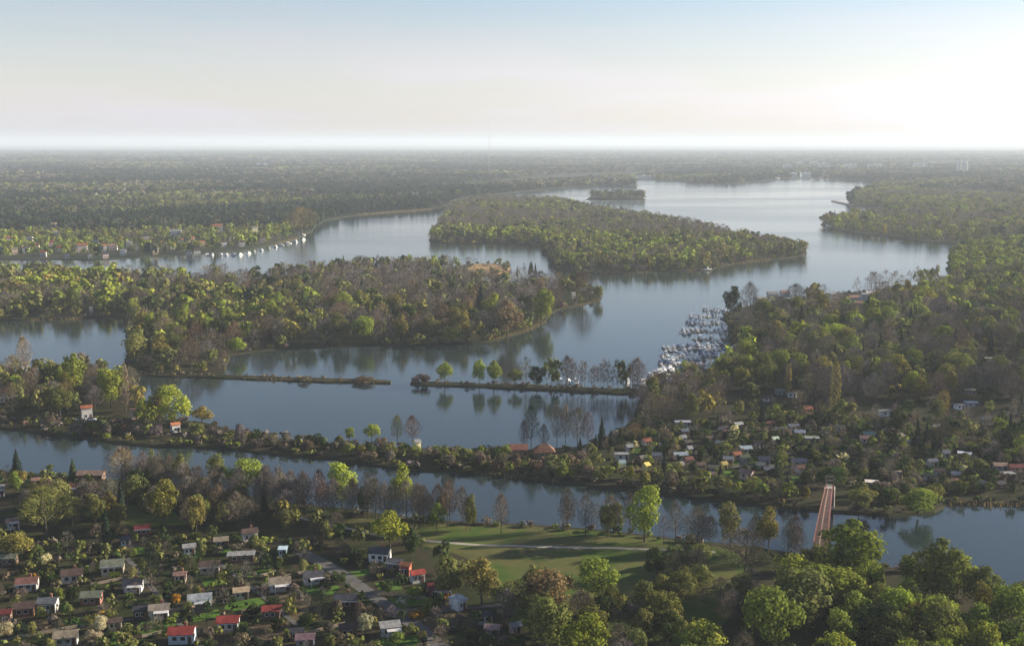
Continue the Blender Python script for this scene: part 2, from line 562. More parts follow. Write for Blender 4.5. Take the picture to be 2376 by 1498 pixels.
strip("garden_lane", [(-20, 1488), (120, 1462), (330, 1432), (480, 1400), (640, 1345), (740, 1318)], 1.5, LAND_Z + 0.043, M_TRACK)
strip("garden_lane", [(1600, 1052), (1760, 1050), (1900, 1054), (2010, 1052)], 2.2, LAND_Z + 0.04, M_TRACK)
strip("garden_lane", [(1700, 1082), (1780, 1078), (1900, 1090)], 2.2, LAND_Z + 0.044, M_TRACK)

# ------------------------------------------------------------------ plant templates (unit: height 1, crown 1 across)
def unit(v):
    return v / np.maximum(np.linalg.norm(v, axis=-1, keepdims=True), 1e-9)


def quads_at(p, nrm, s, g):
    """Irregular little quads centred at p facing nrm."""
    r = g.normal(size=p.shape)
    a = unit(np.cross(nrm, r))
    b = np.cross(nrm, a)
    n = len(p)
    out = np.empty((n, 4, 3))
    for k, (sa, sb) in enumerate(((-1, -1), (1, -1), (1, 1), (-1, 1))):
        ja = s * g.uniform(0.45, 1.15, size=(n, 1)) * 0.5
        jb = s * g.uniform(0.45, 1.15, size=(n, 1)) * 0.5
        out[:, k] = p + a * sa * ja + b * sb * jb
    return out


def slivers(p, d, ln, w, g):
    side = unit(np.cross(d, g.normal(size=p.shape)))
    out = np.empty((len(p), 3, 3))
    out[:, 0] = p - side * w
    out[:, 1] = p + side * w
    out[:, 2] = p + d * ln
    return out


def leafy_points(n, g, flat=False, zc=0.58, low=0.16):
    k = int(g.integers(15, 25)) if n > 500 else int(g.integers(9, 14))
    c = unit(g.normal(size=(k, 3))) * g.uniform(0.40, 1.0, size=(k, 1)) * np.array([0.36, 0.36, 0.30])
    c[0] = (0, 0, 0.18)
    c[:, 2] += zc
    r = g.uniform(0.08, 0.20, size=k) if n > 500 else g.uniform(0.13, 0.23, size=k)
    i = g.choice(k, size=n, p=r ** 2 / (r ** 2).sum())
    d = unit(g.normal(size=(n, 3)) + 0.55 * unit(c[i] - np.array([0, 0, zc - 0.12])) + np.array([0, 0, 0.25]))
    p = c[i] + d * r[i][:, None] * g.uniform(0.55, 1.18, size=(n, 1))
    p[:, 2] = np.clip(p[:, 2], low * g.uniform(0.8, 1.6, size=n), 1.0)
    return p, d


def bare_points(n, g, wide=0.46):
    a = g.uniform(0, 2 * math.pi, n)
    u = g.uniform(0, 1, n) ** 0.5
    z = g.uniform(0.0, 1.0, n) ** 0.8
    prof = np.sin(np.clip(0.12 + z * 0.88, 0, 1) * math.pi) ** 0.6
    k = int(g.integers(4, 8))
    ph = g.uniform(0, 6.28)
    lump = 0.82 + 0.18 * np.sin(a * k / 2 + ph + z * 5)
    rr = wide * u * prof * lump
    p = np.stack([rr * np.cos(a), rr * np.sin(a), 0.24 + 0.72 * z], 1)
    d = unit(np.stack([p[:, 0] * 1.3, p[:, 1] * 1.3, np.full(n, 0.25)], 1) + g.normal(size=(n, 3)) * 0.13)
    return p, d


def conifer_points(n, g):
    z = 1 - np.sqrt(g.uniform(0, 1, n)) * 0.95
    a = g.uniform(0, 2 * math.pi, n)
    r = 0.48 * (1 - z) ** 0.85 * (0.75 + 0.25 * np.sin(z * 60)) * g.uniform(0.75, 1.05, n)
    p = np.stack([r * np.cos(a), r * np.sin(a), z], 1)
    d = unit(np.stack([np.cos(a), np.sin(a), np.full(n, 0.45)], 1) + g.normal(size=(n, 3)) * 0.35)
    return p, d


def poplar_points(n, g):
    z = g.uniform(0.06, 0.98, n)
    a = g.uniform(0, 2 * math.pi, n)
    r = 0.46 * np.clip(np.sin(np.clip(z * 1.05, 0, 1) * math.pi) ** 0.35, 0, 1) * g.uniform(0.55, 1.0, n)
    p = np.stack([r * np.cos(a), r * np.sin(a), z], 1)
    d = unit(np.stack([np.cos(a) * 0.8, np.sin(a) * 0.8, np.full(n, 0.6)], 1) + g.normal(size=(n, 3)) * 0.4)
    return p, d


def shrub_points(n, g):
    k = int(g.integers(4, 8))
    c = np.stack([g.uniform(-0.28, 0.28, k), g.uniform(-0.28, 0.28, k), g.uniform(0.25, 0.6, k)], 1)
    r = g.uniform(0.18, 0.34, k)
    i = g.integers(0, k, n)
    d = unit(g.normal(size=(n, 3)) + np.array([0, 0, 0.5]))
    p = c[i] + d * r[i][:, None] * g.uniform(0.8, 1.05, size=(n, 1))
    p[:, 2] = np.abs(p[:, 2])
    return p, d


def trunk_mesh(name, g, top, r, limbs, spread=0.3, crown_base=0.25):
    m = MB()
    lean = Vector((g.uniform(-.03, .03), g.uniform(-.03, .03), 0))
    mid = Vector((0, 0, top * 0.5)) + lean
    end = Vector((0, 0, top)) + lean * 1.5
    m.tube((0, 0, -0.01), mid, r, r * 0.75, 6)
    m.tube(mid, end, r * 0.75, r * 0.3, 5)
    for i in range(limbs):
        t = crown_base + (top - crown_base) * (i + 0.5) / limbs * 0.85
        a = i * 2.4 + g.uniform(-.4, .4)
        s = Vector((0, 0, t)) + lean * (t / max(top, .01))
        k = spread * (1.0 - 0.35 * i / max(limbs, 1))
        e1 = s + Vector((math.cos(a) * k * .55, math.sin(a) * k * .55, 0.12))
        e2 = e1 + Vector((math.cos(a + .3) * k * .55, math.sin(a + .3) * k * .55, 0.16))
        m.tube(s, e1, r * 0.42, r * 0.26, 4)
        m.tube(e1, e2, r * 0.26, r * 0.07, 3)
    return m.mesh(name)


LIB = {}
NV = 7
for i in range(NV):
    g = np.random.default_rng(100 + i)
    p, d = leafy_points(1900, g)
    q = quads_at(p, unit(d + g.normal(size=d.shape) * 0.35), 0.044, g)
    me = poly_mesh("leafy_crown", q, 4, var=g.uniform(0.65, 1.35, len(p)))
    me.materials.append(M_LEAF)
    tr = trunk_mesh("leafy_trunk", g, 0.62, 0.022, 7)
    tr.materials.append(M_BARK)
    LIB.setdefault("leafy_tree", []).append((me, tr))
    p, d = bare_points(1500, g)
    s1 = slivers(p, d, g.uniform(0.07, 0.16, size=(len(p), 1)), 0.0042, g)
    me = poly_mesh("bare_crown", s1, 3, var=g.uniform(0.6, 1.4, len(p)))
    me.materials.append(M_TWIG)
    tr = trunk_mesh("bare_trunk", g, 0.80, 0.020, 11, 0.34, 0.20)
    tr.materials.append(M_BARK)
    LIB.setdefault("bare_tree", []).append((me, tr))
    p, d = conifer_points(1100, g)
    q = quads_at(p, d, 0.06, g)
    me = poly_mesh("conifer_crown", q, 4, var=g.uniform(0.6, 1.4, len(p)))
    me.materials.append(M_TWIG)
    tr = trunk_mesh("conifer_trunk", g, 0.9, 0.02, 0)
    tr.materials.append(M_BARK)
    LIB.setdefault("conifer_tree", []).append((me, tr))
    p, d = poplar_points(1300, g)
    d2 = unit(d + np.array([0, 0, 0.9]))
    q = np.concatenate([quads_at(p[:900], d[:900], 0.045, g)])
    me = poly_mesh("poplar_crown", q, 4, var=g.uniform(0.6, 1.4, 900))
    me.materials.append(M_TWIG)
    tr = trunk_mesh("poplar_trunk", g, 0.85, 0.03, 0)
    tr.materials.append(M_BARK)
    LIB.setdefault("poplar_tree", []).append((me, tr))
    p, d = shrub_points(650, g)
    q = quads_at(p, unit(d + g.normal(size=d.shape) * 0.4), 0.085, g)
    me = poly_mesh("shrub_crown", q, 4, var=g.uniform(0.6, 1.4, len(p)))
    me.materials.append(M_LEAF)
    LIB.setdefault("shrub", []).append((me, None))

# simpler plants for the masses that stand further off, all as loose triangles
def tris_from_quads(q):
    return np.concatenate([q[:, [0, 1, 2]], q[:, [0, 2, 3]]])


def trunk_tris(top=0.5, w=0.02):
    a = np.array([[[-w, 0, 0], [w, 0, 0], [0, 0, top]], [[0, -w, 0], [0, w, 0], [0, 0, top]]], float)
    return a


def lod(kind, n, s, g):
    if kind == "leafy_tree":
        p, d = leafy_points(n, g)
        t = tris_from_quads(quads_at(p, unit(d + g.normal(size=d.shape) * 0.25), s, g))
    elif kind == "bare_tree":
        p, d = bare_points(n, g)
        t = slivers(p, d, g.uniform(0.10, 0.2, size=(n, 1)), s, g)
    elif kind == "conifer_tree":
        p, d = conifer_points(n, g)
        t = tris_from_quads(quads_at(p, d, s, g))
    elif kind == "poplar_tree":
        p, d = poplar_points(n, g)
        t = tris_from_quads(quads_at(p, d, s, g))
    else:
        p, d = shrub_points(n, g)
        t = tris_from_quads(quads_at(p, d, s, g))
    if kind in ("bare_tree", "leafy_tree"):
        t = np.concatenate([t, trunk_tris(0.8 if kind == "bare_tree" else 0.5)])
    return t


def make_lods(spec):
    out = {}
    for kind, (n, s) in spec.items():
        out[kind] = np.stack([lod(kind, n, s, np.random.default_rng(500 + j)) for j in range(9)])
    return out


LOD_MID = make_lods({"leafy_tree": (75, 0.17), "bare_tree": (150, 0.012), "conifer_tree": (60, 0.15), "poplar_tree": (60, 0.14), "shrub": (20, 0.34)})
LOD_FAR = make_lods({"leafy_tree": (16, 0.36), "bare_tree": (34, 0.030), "conifer_tree": (14, 0.30), "poplar_tree": (16, 0.26), "shrub": (9, 0.5)})

# colours of the plants themselves
TINT = {
    "lime": (0.225, 0.262, 0.038), "green": (0.148, 0.180, 0.034), "olive": (0.138, 0.144, 0.044), "gold": (0.185, 0.160, 0.042), "tan": (0.185, 0.140, 0.075),
    "brown": (0.138, 0.114, 0.083), "grey": (0.135, 0.122, 0.104), "mauve": (0.140, 0.116, 0.108), "rust": (0.130, 0.090, 0.060), "bright gold": (0.270, 0.205, 0.060), "pine": (0.030, 0.042, 0.026), "spruce": (0.022, 0.034, 0.025), "dark": (0.022, 0.034, 0.020),
    "deep": (0.040, 0.058, 0.020), "cream": (0.42, 0.38, 0.22), "yellow": (0.50, 0.36, 0.02), "orange": (0.42, 0.20, 0.02), "straw": (0.25, 0.19, 0.09),
}
WORD = {"lime": "lime green", "green": "fresh green", "olive": "olive green", "gold": "golden green", "tan": "tan brown", "brown": "brown", "grey": "grey", "mauve": "mauve grey", "rust": "rusty brown",
        "bright gold": "bright golden", "pine": "pine green", "spruce": "spruce green", "dark": "dark green", "deep": "deep green", "cream": "cream blossoming", "yellow": "yellow flowering", "orange": "orange flowering", "straw": "straw coloured"}


def tint_of(c, g=rnd):
    b = TINT[c]
    v = g.uniform(0.72, 1.28)
    return (b[0] * v * g.uniform(.92, 1.08), b[1] * v * g.uniform(.94, 1.06), b[2] * v * g.uniform(.85, 1.15))


def plant(kind, x, y, h, w, col, label, group=None, rot=None, z=LAND_Z, trunk_only_lift=0.0):
    me, tr = LIB[kind][rnd.randrange(NV)]
    rz = rnd.uniform(0, 6.28) if rot is None else rot
    cat = "shrub" if kind == "shrub" else "tree"
    if tr is None:
        o = bpy.data.objects.new(kind, me)
        COL.objects.link(o)
        o.location, o.rotation_euler, o.scale = (x, y, z), (0, 0, rz), (w, w, h)
        o.color = (*col, 1)
        return tag(o, label, cat, group)
    t = empty(kind, (x, y, z), rz)
    tag(t, label, cat, group)
    a = bpy.data.objects.new("trunk", tr)
    b = bpy.data.objects.new("crown", me)
    for o in (a, b):
        COL.objects.link(o)
        o.parent = t
    wt = (w + h) / 2 if kind != "poplar_tree" else w
    a.scale = (w, w, h)
    b.scale = (w, w, h)
    b.color = (*col, 1)
    return t


# ------------------------------------------------------------------ buildings
KEEP = []                                # (x, y, radius) kept free of scattered plants
WHITE, CREAM, GREYW, TANW, BROWNW = (0.47, 0.455, 0.43), (0.46, 0.39, 0.28), (0.22, 0.23, 0.26), (0.48, 0.38, 0.26), (0.16, 0.10, 0.07)
RED, DRED, RUST, SLATE, DBROWN, GREYR, TANR, PINKR, ORANGER = (0.24, 0.042, 0.034), (0.13, 0.028, 0.028), (0.24, 0.085, 0.045), (0.050, 0.052, 0.062), (0.075, 0.050, 0.042), (0.12, 0.125, 0.13), (0.20, 0.165, 0.12), (0.26, 0.15, 0.12), (0.34, 0.13, 0.06)
BLUEW, YELLOWW, MOSSR, PALER = (0.32, 0.45, 0.55), (0.72, 0.55, 0.16), (0.13, 0.14, 0.10), (0.21, 0.21, 0.205)
M_PANE = plain("window_glass", (0.012, 0.016, 0.022), 0.12, 0.1, 1.0, 0.5)
M_FRAME = plain("window_frame", (0.72, 0.71, 0.68), 0.6)
M_BRICK = plain("chimney_brick", (0.22, 0.10, 0.07), 0.9, 0.4, 3.0)
M_DOOR = plain("door_wood", (0.10, 0.055, 0.030), 0.6)
M_GUTTER = plain("eaves_board", (0.66, 0.64, 0.60), 0.6)


def roof_mat(c):
    return plain("roofing", c, 0.8, 0.45, 0.9, 0.15)


def wall_mat(c):
    return plain("wall_render", c, 0.85, 0.22, 0.7, 0.15)


def house(name, label, x0, x1, yb, roof, wall, h=2.5, depth=None, ang=9, kind="gable", rise=None, eaves=False, chimney=False, porch=False, windows=2, group=None, cat=None):
    """x0..x1: photo columns of the long side, yb: photo row of its foot."""
    s = scale_at(yb)
    L = max((x1 - x0) / s * (0.86 if yb > 1180 else 0.93), 1.6)
    W = depth if depth else min(max(L * 0.72, 2.2), 9.0)
    x, y = at((x0 + x1) / 2, yb)
    a = R(ang)
    t = empty(name, (x - math.sin(a) * W / 2, y + math.cos(a) * W / 2, LAND_Z), a)
    tag(t, label, cat or name.split("_")[-1], group)
    KEEP.append((t.location.x, t.location.y, max(L, W) * 0.62 + 0.6))
    hl, hw = L / 2, W / 2
    rise = rise if rise is not None else W * 0.27
    m = MB()
    if kind == "gable":
        m.add([(-hl, -hw, 0), (hl, -hw, 0), (hl, hw, 0), (-hl, hw, 0), (-hl, -hw, h), (hl, -hw, h), (hl, hw, h), (-hl, hw, h), (-hl, 0, h + rise), (hl, 0, h + rise)],
              [(0, 1, 5, 4), (2, 3, 7, 6), (1, 2, 6, 9, 5), (3, 0, 4, 8, 7), (4, 5, 9, 8), (6, 7, 8, 9)])
    elif kind == "hip":
        m.box(-hl, hl, -hw, hw, 0, h)
    else:
        m.box(-hl, hl, -hw, hw, 0, h)
    m.build("wall", wall_mat(wall), t)
    o, th = 0.35, 0.14
    r = MB()
    if kind == "gable":
        k = rise / hw
        for sg in (-1, 1):
            e = hw + o
            r.add([(-hl - o, sg * e, h - o * k + 0.02), (hl + o, sg * e, h - o * k + 0.02), (hl + o, 0, h + rise + 0.02), (-hl - o, 0, h + rise + 0.02),
                   (-hl - o, sg * e, h - o * k + th), (hl + o, sg * e, h - o * k + th), (hl + o, 0, h + rise + th), (-hl - o, 0, h + rise + th)],
                  [(0, 3, 2, 1), (4, 5, 6, 7), (0, 1, 5, 4), (1, 2, 6, 5), (3, 0, 4, 7)])
    elif kind == "hip":
        q = max(hl - hw, 0.05)
        r.add([(-hl - o, -hw - o, h), (hl + o, -hw - o, h), (hl + o, hw + o, h), (-hl - o, hw + o, h), (-q, 0, h + rise), (q, 0, h + rise)],
              [(0, 1, 5, 4), (1, 2, 5), (2, 3, 4, 5), (3, 0, 4), (3, 2, 1, 0)])
    else:
        z0, z1 = h + 0.01, h + 0.01 + (W * 0.06 if kind == "mono" else 0.0)
        r.add([(-hl - o, -hw - o, z0), (hl + o, -hw - o, z0), (hl + o, hw + o, z1), (-hl - o, hw + o, z1),
               (-hl - o, -hw - o, z0 + .16), (hl + o, -hw - o, z0 + .16), (hl + o, hw + o, z1 + .16), (-hl - o, hw + o, z1 + .16)],
              [(0, 3, 2, 1), (4, 5, 6, 7), (0, 1, 5, 4), (1, 2, 6, 5), (2, 3, 7, 6), (3, 0, 4, 7)])
    ro = r.build("roof", roof_mat(roof), t)
    if chimney:
        MB().box(hl * 0.3 - .3, hl * 0.3 + .3, 0.2, 0.75, h + rise * 0.5, h + rise + 0.9).build("chimney", M_BRICK, ro)
    if eaves:
        k = rise / hw if kind == "gable" else 0
        MB().box(-hl - o, hl + o, -hw - o - .06, -hw - o - .01, h - o * k - .10, h - o * k + th + .02).build("eaves_board", M_GUTTER, ro)
    ww, hh = min(1.1, L * 0.2), min(1.0, h * 0.4)
    zc = min(1.5, h * 0.6)
    for i in range(windows):
        cx = -hl + L * (i + 0.75) / (windows + 0.9)
        f = MB().box(cx - ww / 2 - .08, cx + ww / 2 + .08, -hw - .05, -hw + .02, zc - hh / 2 - .08, zc + hh / 2 + .08).build("window", M_FRAME, t)
        MB().box(cx - ww / 2, cx + ww / 2, -hw - .075, -hw - .03, zc - hh / 2, zc + hh / 2).build("pane", M_PANE, f)
    if windows:
        MB().box(hl - 1.15, hl - 0.3, -hw - .06, -hw + .02, 0.05, min(2.0, h - .2)).build("door", M_DOOR, t)
        cy_ = -hw * 0.15
        f = MB().box(hl - .02, hl + .05, cy_ - ww / 2 - .08, cy_ + ww / 2 + .08, zc - hh / 2 - .08, zc + hh / 2 + .08).build("window", M_FRAME, t)
        MB().box(hl + .03, hl + .075, cy_ - ww / 2, cy_ + ww / 2, zc - hh / 2, zc + hh / 2).build("pane", M_PANE, f)
    if porch:
        p = MB().box(-hl * 0.5, hl + 0.1, -hw - 2.0, -hw - .02, h - .22, h - .10).build("porch_roof", wall_mat(WHITE), t)
        for px_ in (-hl * 0.45, hl):
            MB().box(px_ - .07, px_ + .07, -hw - 1.9, -hw - 1.76, 0, h - .22).build("post", M_FRAME, p)
    return t


NEAR = [
    # name, label, x0, x1, foot row, roof, wall, extras
    ("garden_cabin", "small white walled cabin with pinkish roof at the upper left edge", 16, 46, 1228, PINKR, WHITE, dict(h=3.0, ang=24)),
    ("garden_shed", "olive grey roofed shed at the left edge above the orange bush", 0, 38, 1312, MOSSR, BROWNW, dict(ang=6)),
    ("garden_cabin", "brown roofed cabin with plain pale grey front near the left edge", 34, 88, 1372, (0.16, 0.075, 0.060), (0.42, 0.41, 0.38), dict(ang=12, eaves=True)),
    ("garden_cabin", "long dark brown roofed cabin with a pale strip of wall right of the orange bush", 140, 194, 1352, DBROWN, (0.60, 0.55, 0.46), dict(ang=18)),
    ("garden_cabin", "cream cabin with brown window frames in front of the dark bare tree", 232, 290, 1334, MOSSR, CREAM, dict(ang=14, h=3.0, windows=3, eaves=True)),
    ("garden_cabin", "slate roofed cabin in shade with two white wall strips below the dark tree", 284, 331, 1374, SLATE, (0.45, 0.45, 0.46), dict(ang=6)),
    ("garden_cabin", "grey roofed cabin with a bright white end wall beside the dark shed", 84, 132, 1421, GREYR, WHITE, dict(ang=4, h=2.9, chimney=True)),
    ("garden_shed", "dark shed with orange lit roof edge left of the grey roofed cabin", 30, 82, 1430, DBROWN, (0.20, 0.11, 0.06), dict(ang=12)),
    ("garden_shed", "green grey roofed shed with a white post at its right end", 184, 236, 1404, MOSSR, (0.26, 0.12, 0.09), dict(ang=8)),
    ("garden_cabin", "grey brown roofed cabin with sunlit white front and tan base beside the orange bush", 344, 394, 1438, (0.21, 0.175, 0.14), WHITE, dict(ang=12, h=3.0, porch=True)),
    ("garden_shed", "black tarred lean to left of the white fronted cabin", 308, 346, 1436, (0.030, 0.030, 0.036), (0.05, 0.045, 0.05), dict(ang=14, kind="mono")),
    ("garden_cabin", "small cream cabin with a brown roof behind the blossoming tree", 250, 284, 1462, DBROWN, CREAM, dict(ang=16)),
    ("garden_cabin", "red roofed cabin with bluish grey front at the bottom, lower of the red roofs", 386, 452, 1494, RED, (0.42, 0.50, 0.56), dict(ang=4, h=2.8, chimney=True)),
    ("garden_cabin", "tan roofed cabin with white front cut by the bottom edge", 122, 182, 1499, TANR, WHITE, dict(ang=14)),
    ("garden_cabin", "small white cabin beside the yellow bush on the upper lawn", 425, 456, 1288, PALER, WHITE, dict(ang=22, h=2.8)),
    ("garden_cabin", "long grey roofed cabin with glazed veranda right of the orange bush", 434, 494, 1412, (0.24, 0.26, 0.27), (0.18, 0.20, 0.22), dict(ang=14, windows=3, porch=True)),
    ("garden_cabin", "dark brown roofed cabin with pale eaves below the white cabin", 460, 512, 1332, DBROWN, (0.40, 0.34, 0.28), dict(ang=10, eaves=True)),
    ("garden_shed", "beige roofed shed with brown front at the edge of the olive trees", 496, 532, 1271, TANR, BROWNW, dict(ang=16)),
    ("garden_cabin", "sunlit white cabin with dark roof above the long flat shed", 562, 602, 1256, DBROWN, WHITE, dict(ang=24, h=3.1)),
    ("garden_shed", "long low shed with flat pale grey roof", 524, 594, 1304, PALER, BROWNW, dict(ang=9, kind="flat", depth=3.2, h=2.2)),
    ("garden_shed", "pale blue shed standing alone in front of the dark trees", 646, 666, 1292, (0.40, 0.50, 0.55), (0.45, 0.56, 0.62), dict(ang=5, kind="mono")),
    ("garden_cabin", "beige roofed cabin with white gable and terrace beside the lane", 622, 678, 1372, TANR, WHITE, dict(ang=13, porch=True, eaves=True)),
    ("garden_cabin", "dark roofed cabin with white trim at the corner of the grey lane", 704, 756, 1356, SLATE, WHITE, dict(ang=20, porch=True)),
    ("garden_cabin", "tan cabin with a narrow white gable above the green lawn", 541, 580, 1391, (0.33, 0.25, 0.16), CREAM, dict(ang=14)),
    ("garden_cabin", "bright red roofed cabin with white end wall, middle of the red roofs", 500, 556, 1466, RED, (0.48, 0.50, 0.54), dict(ang=5, h=2.8)),
    ("garden_cabin", "dull red roofed cabin beside the brown plot, upper of the red roofs", 606, 652, 1436, (0.22, 0.045, 0.035), BROWNW, dict(ang=5)),
    ("garden_cabin", "dark roofed cabin with one long white eaves line right of the grey lane", 772, 830, 1412, SLATE, (0.15, 0.07, 0.06), dict(ang=4, eaves=True)),
    ("garden_shed", "black roofed shed below the dark round bush", 672, 706, 1486, (0.035, 0.035, 0.045), BROWNW, dict(ang=10)),
    ("garden_shed", "mauve roofed shed on the bottom edge beside the black shed", 684, 732, 1503, (0.16, 0.10, 0.11), GREYW, dict(ang=6)),
    ("garden_shed", "dark brown shed left of the cream blossoming tree", 786, 832, 1478, (0.055, 0.038, 0.04), BROWNW, dict(ang=12)),
    ("garden_cabin", "white cabin on a red base right of the cream blossoming tree", 882, 934, 1476, PALER, WHITE, dict(ang=14, kind="mono", porch=True)),
    ("garden_cabin", "dark roofed cabin with sunlit white gable at the foot of the lime tree", 850, 904, 1304, SLATE, (0.75, 0.73, 0.68), dict(ang=-10, h=3.0)),
    ("garden_shed", "long dark shed with a pale blue roof edge beside the red gable", 892, 930, 1324, (0.045, 0.05, 0.06), (0.10, 0.09, 0.10), dict(ang=-12, kind="mono", eaves=True)),
    ("garden_cabin", "orange red gabled cabin between the long dark shed and the white walled one", 926, 952, 1336, ORANGER, (0.35, 0.10, 0.06), dict(ang=-14, h=3.4)),
    ("garden_cabin", "red roofed cabin with a sunlit white wall right of the orange gable", 954, 990, 1352, RED, WHITE, dict(ang=24, h=2.9)),
    ("garden_cabin", "maroon roofed cabin with a glowing orange bush at its front", 990, 1050, 1386, DRED, (0.12, 0.05, 0.04), dict(ang=6)),
    ("garden_hut", "white cube shaped hut with flat roof standing on bare soil", 1057, 1088, 1415, (0.55, 0.56, 0.55), (0.70, 0.69, 0.67), dict(ang=40, kind="flat", h=3.0, depth=3.6, windows=1)),
    ("garden_cabin", "small white cabin with dark roof at the edge of the shadow", 1108, 1146, 1447, SLATE, WHITE, dict(ang=20)),
    ("garden_shed", "pinkish roofed shed in the shade near the bottom edge", 1122, 1160, 1478, (0.26, 0.17, 0.15), BROWNW, dict(ang=-8)),
    ("garden_shed", "small pale shed with pink wall at the edge of the bottom trees", 1186, 1213, 1472, PALER, (0.55, 0.36, 0.30), dict(ang=24)),
    ("garden_shed", "pinkish shed near the canal bank at the left", 74, 96, 1128, PINKR, (0.40, 0.28, 0.24), dict(ang=10)),
    ("garden_cabin", "orange gabled cabin near the canal bank at the left", 152, 176, 1152, RUST, (0.50, 0.26, 0.12), dict(ang=30, h=3.6)),
    ("garden_shed", "long low brown roofed boat shed on the canal bank", 176, 240, 1116, (0.26, 0.17, 0.13), BROWNW, dict(ang=0, depth=4)),
    ("garden_cabin", "white gable cut by the left edge of the picture beside the green column shrub", -14, 11, 1152, PALER, WHITE, dict(ang=25, h=3.4)),
    ("garden_shed", "maroon shed with a light roof edge in front of the dark conifer", 312, 350, 1243, DRED, (0.16, 0.05, 0.05), dict(ang=14, eaves=True)),
    ("garden_cabin", "grey cabin in shade with pale window frames beside the maroon shed", 280, 304, 1268, SLATE, (0.45, 0.47, 0.52), dict(ang=20)),
    ("garden_shed", "dark red roofed shed cut by the left edge above the blossom", 2, 26, 1448, DRED, BROWNW, dict(ang=10, h=3.2)),
    ("garden_cabin", "dull pink roofed cabin left of the dark brown roofed one", 402, 432, 1352, PINKR, (0.42, 0.32, 0.26), dict(ang=4)),
]
for nm, lb, x0, x1, yb, rf, wl_, kw in NEAR:
    kw = dict(kw)
    kw['h'] = kw.get('h', 2.5) * .92
    if nm == 'garden_cabin' and rnd.random() < .4:
        kw['chimney'] = True
    if nm == 'garden_cabin' and rnd.random() < .3:
        kw['porch'] = True
    house(nm, lb, x0, x1, yb, rf, wl_, group="cabins in the near allotment gardens", **kw)

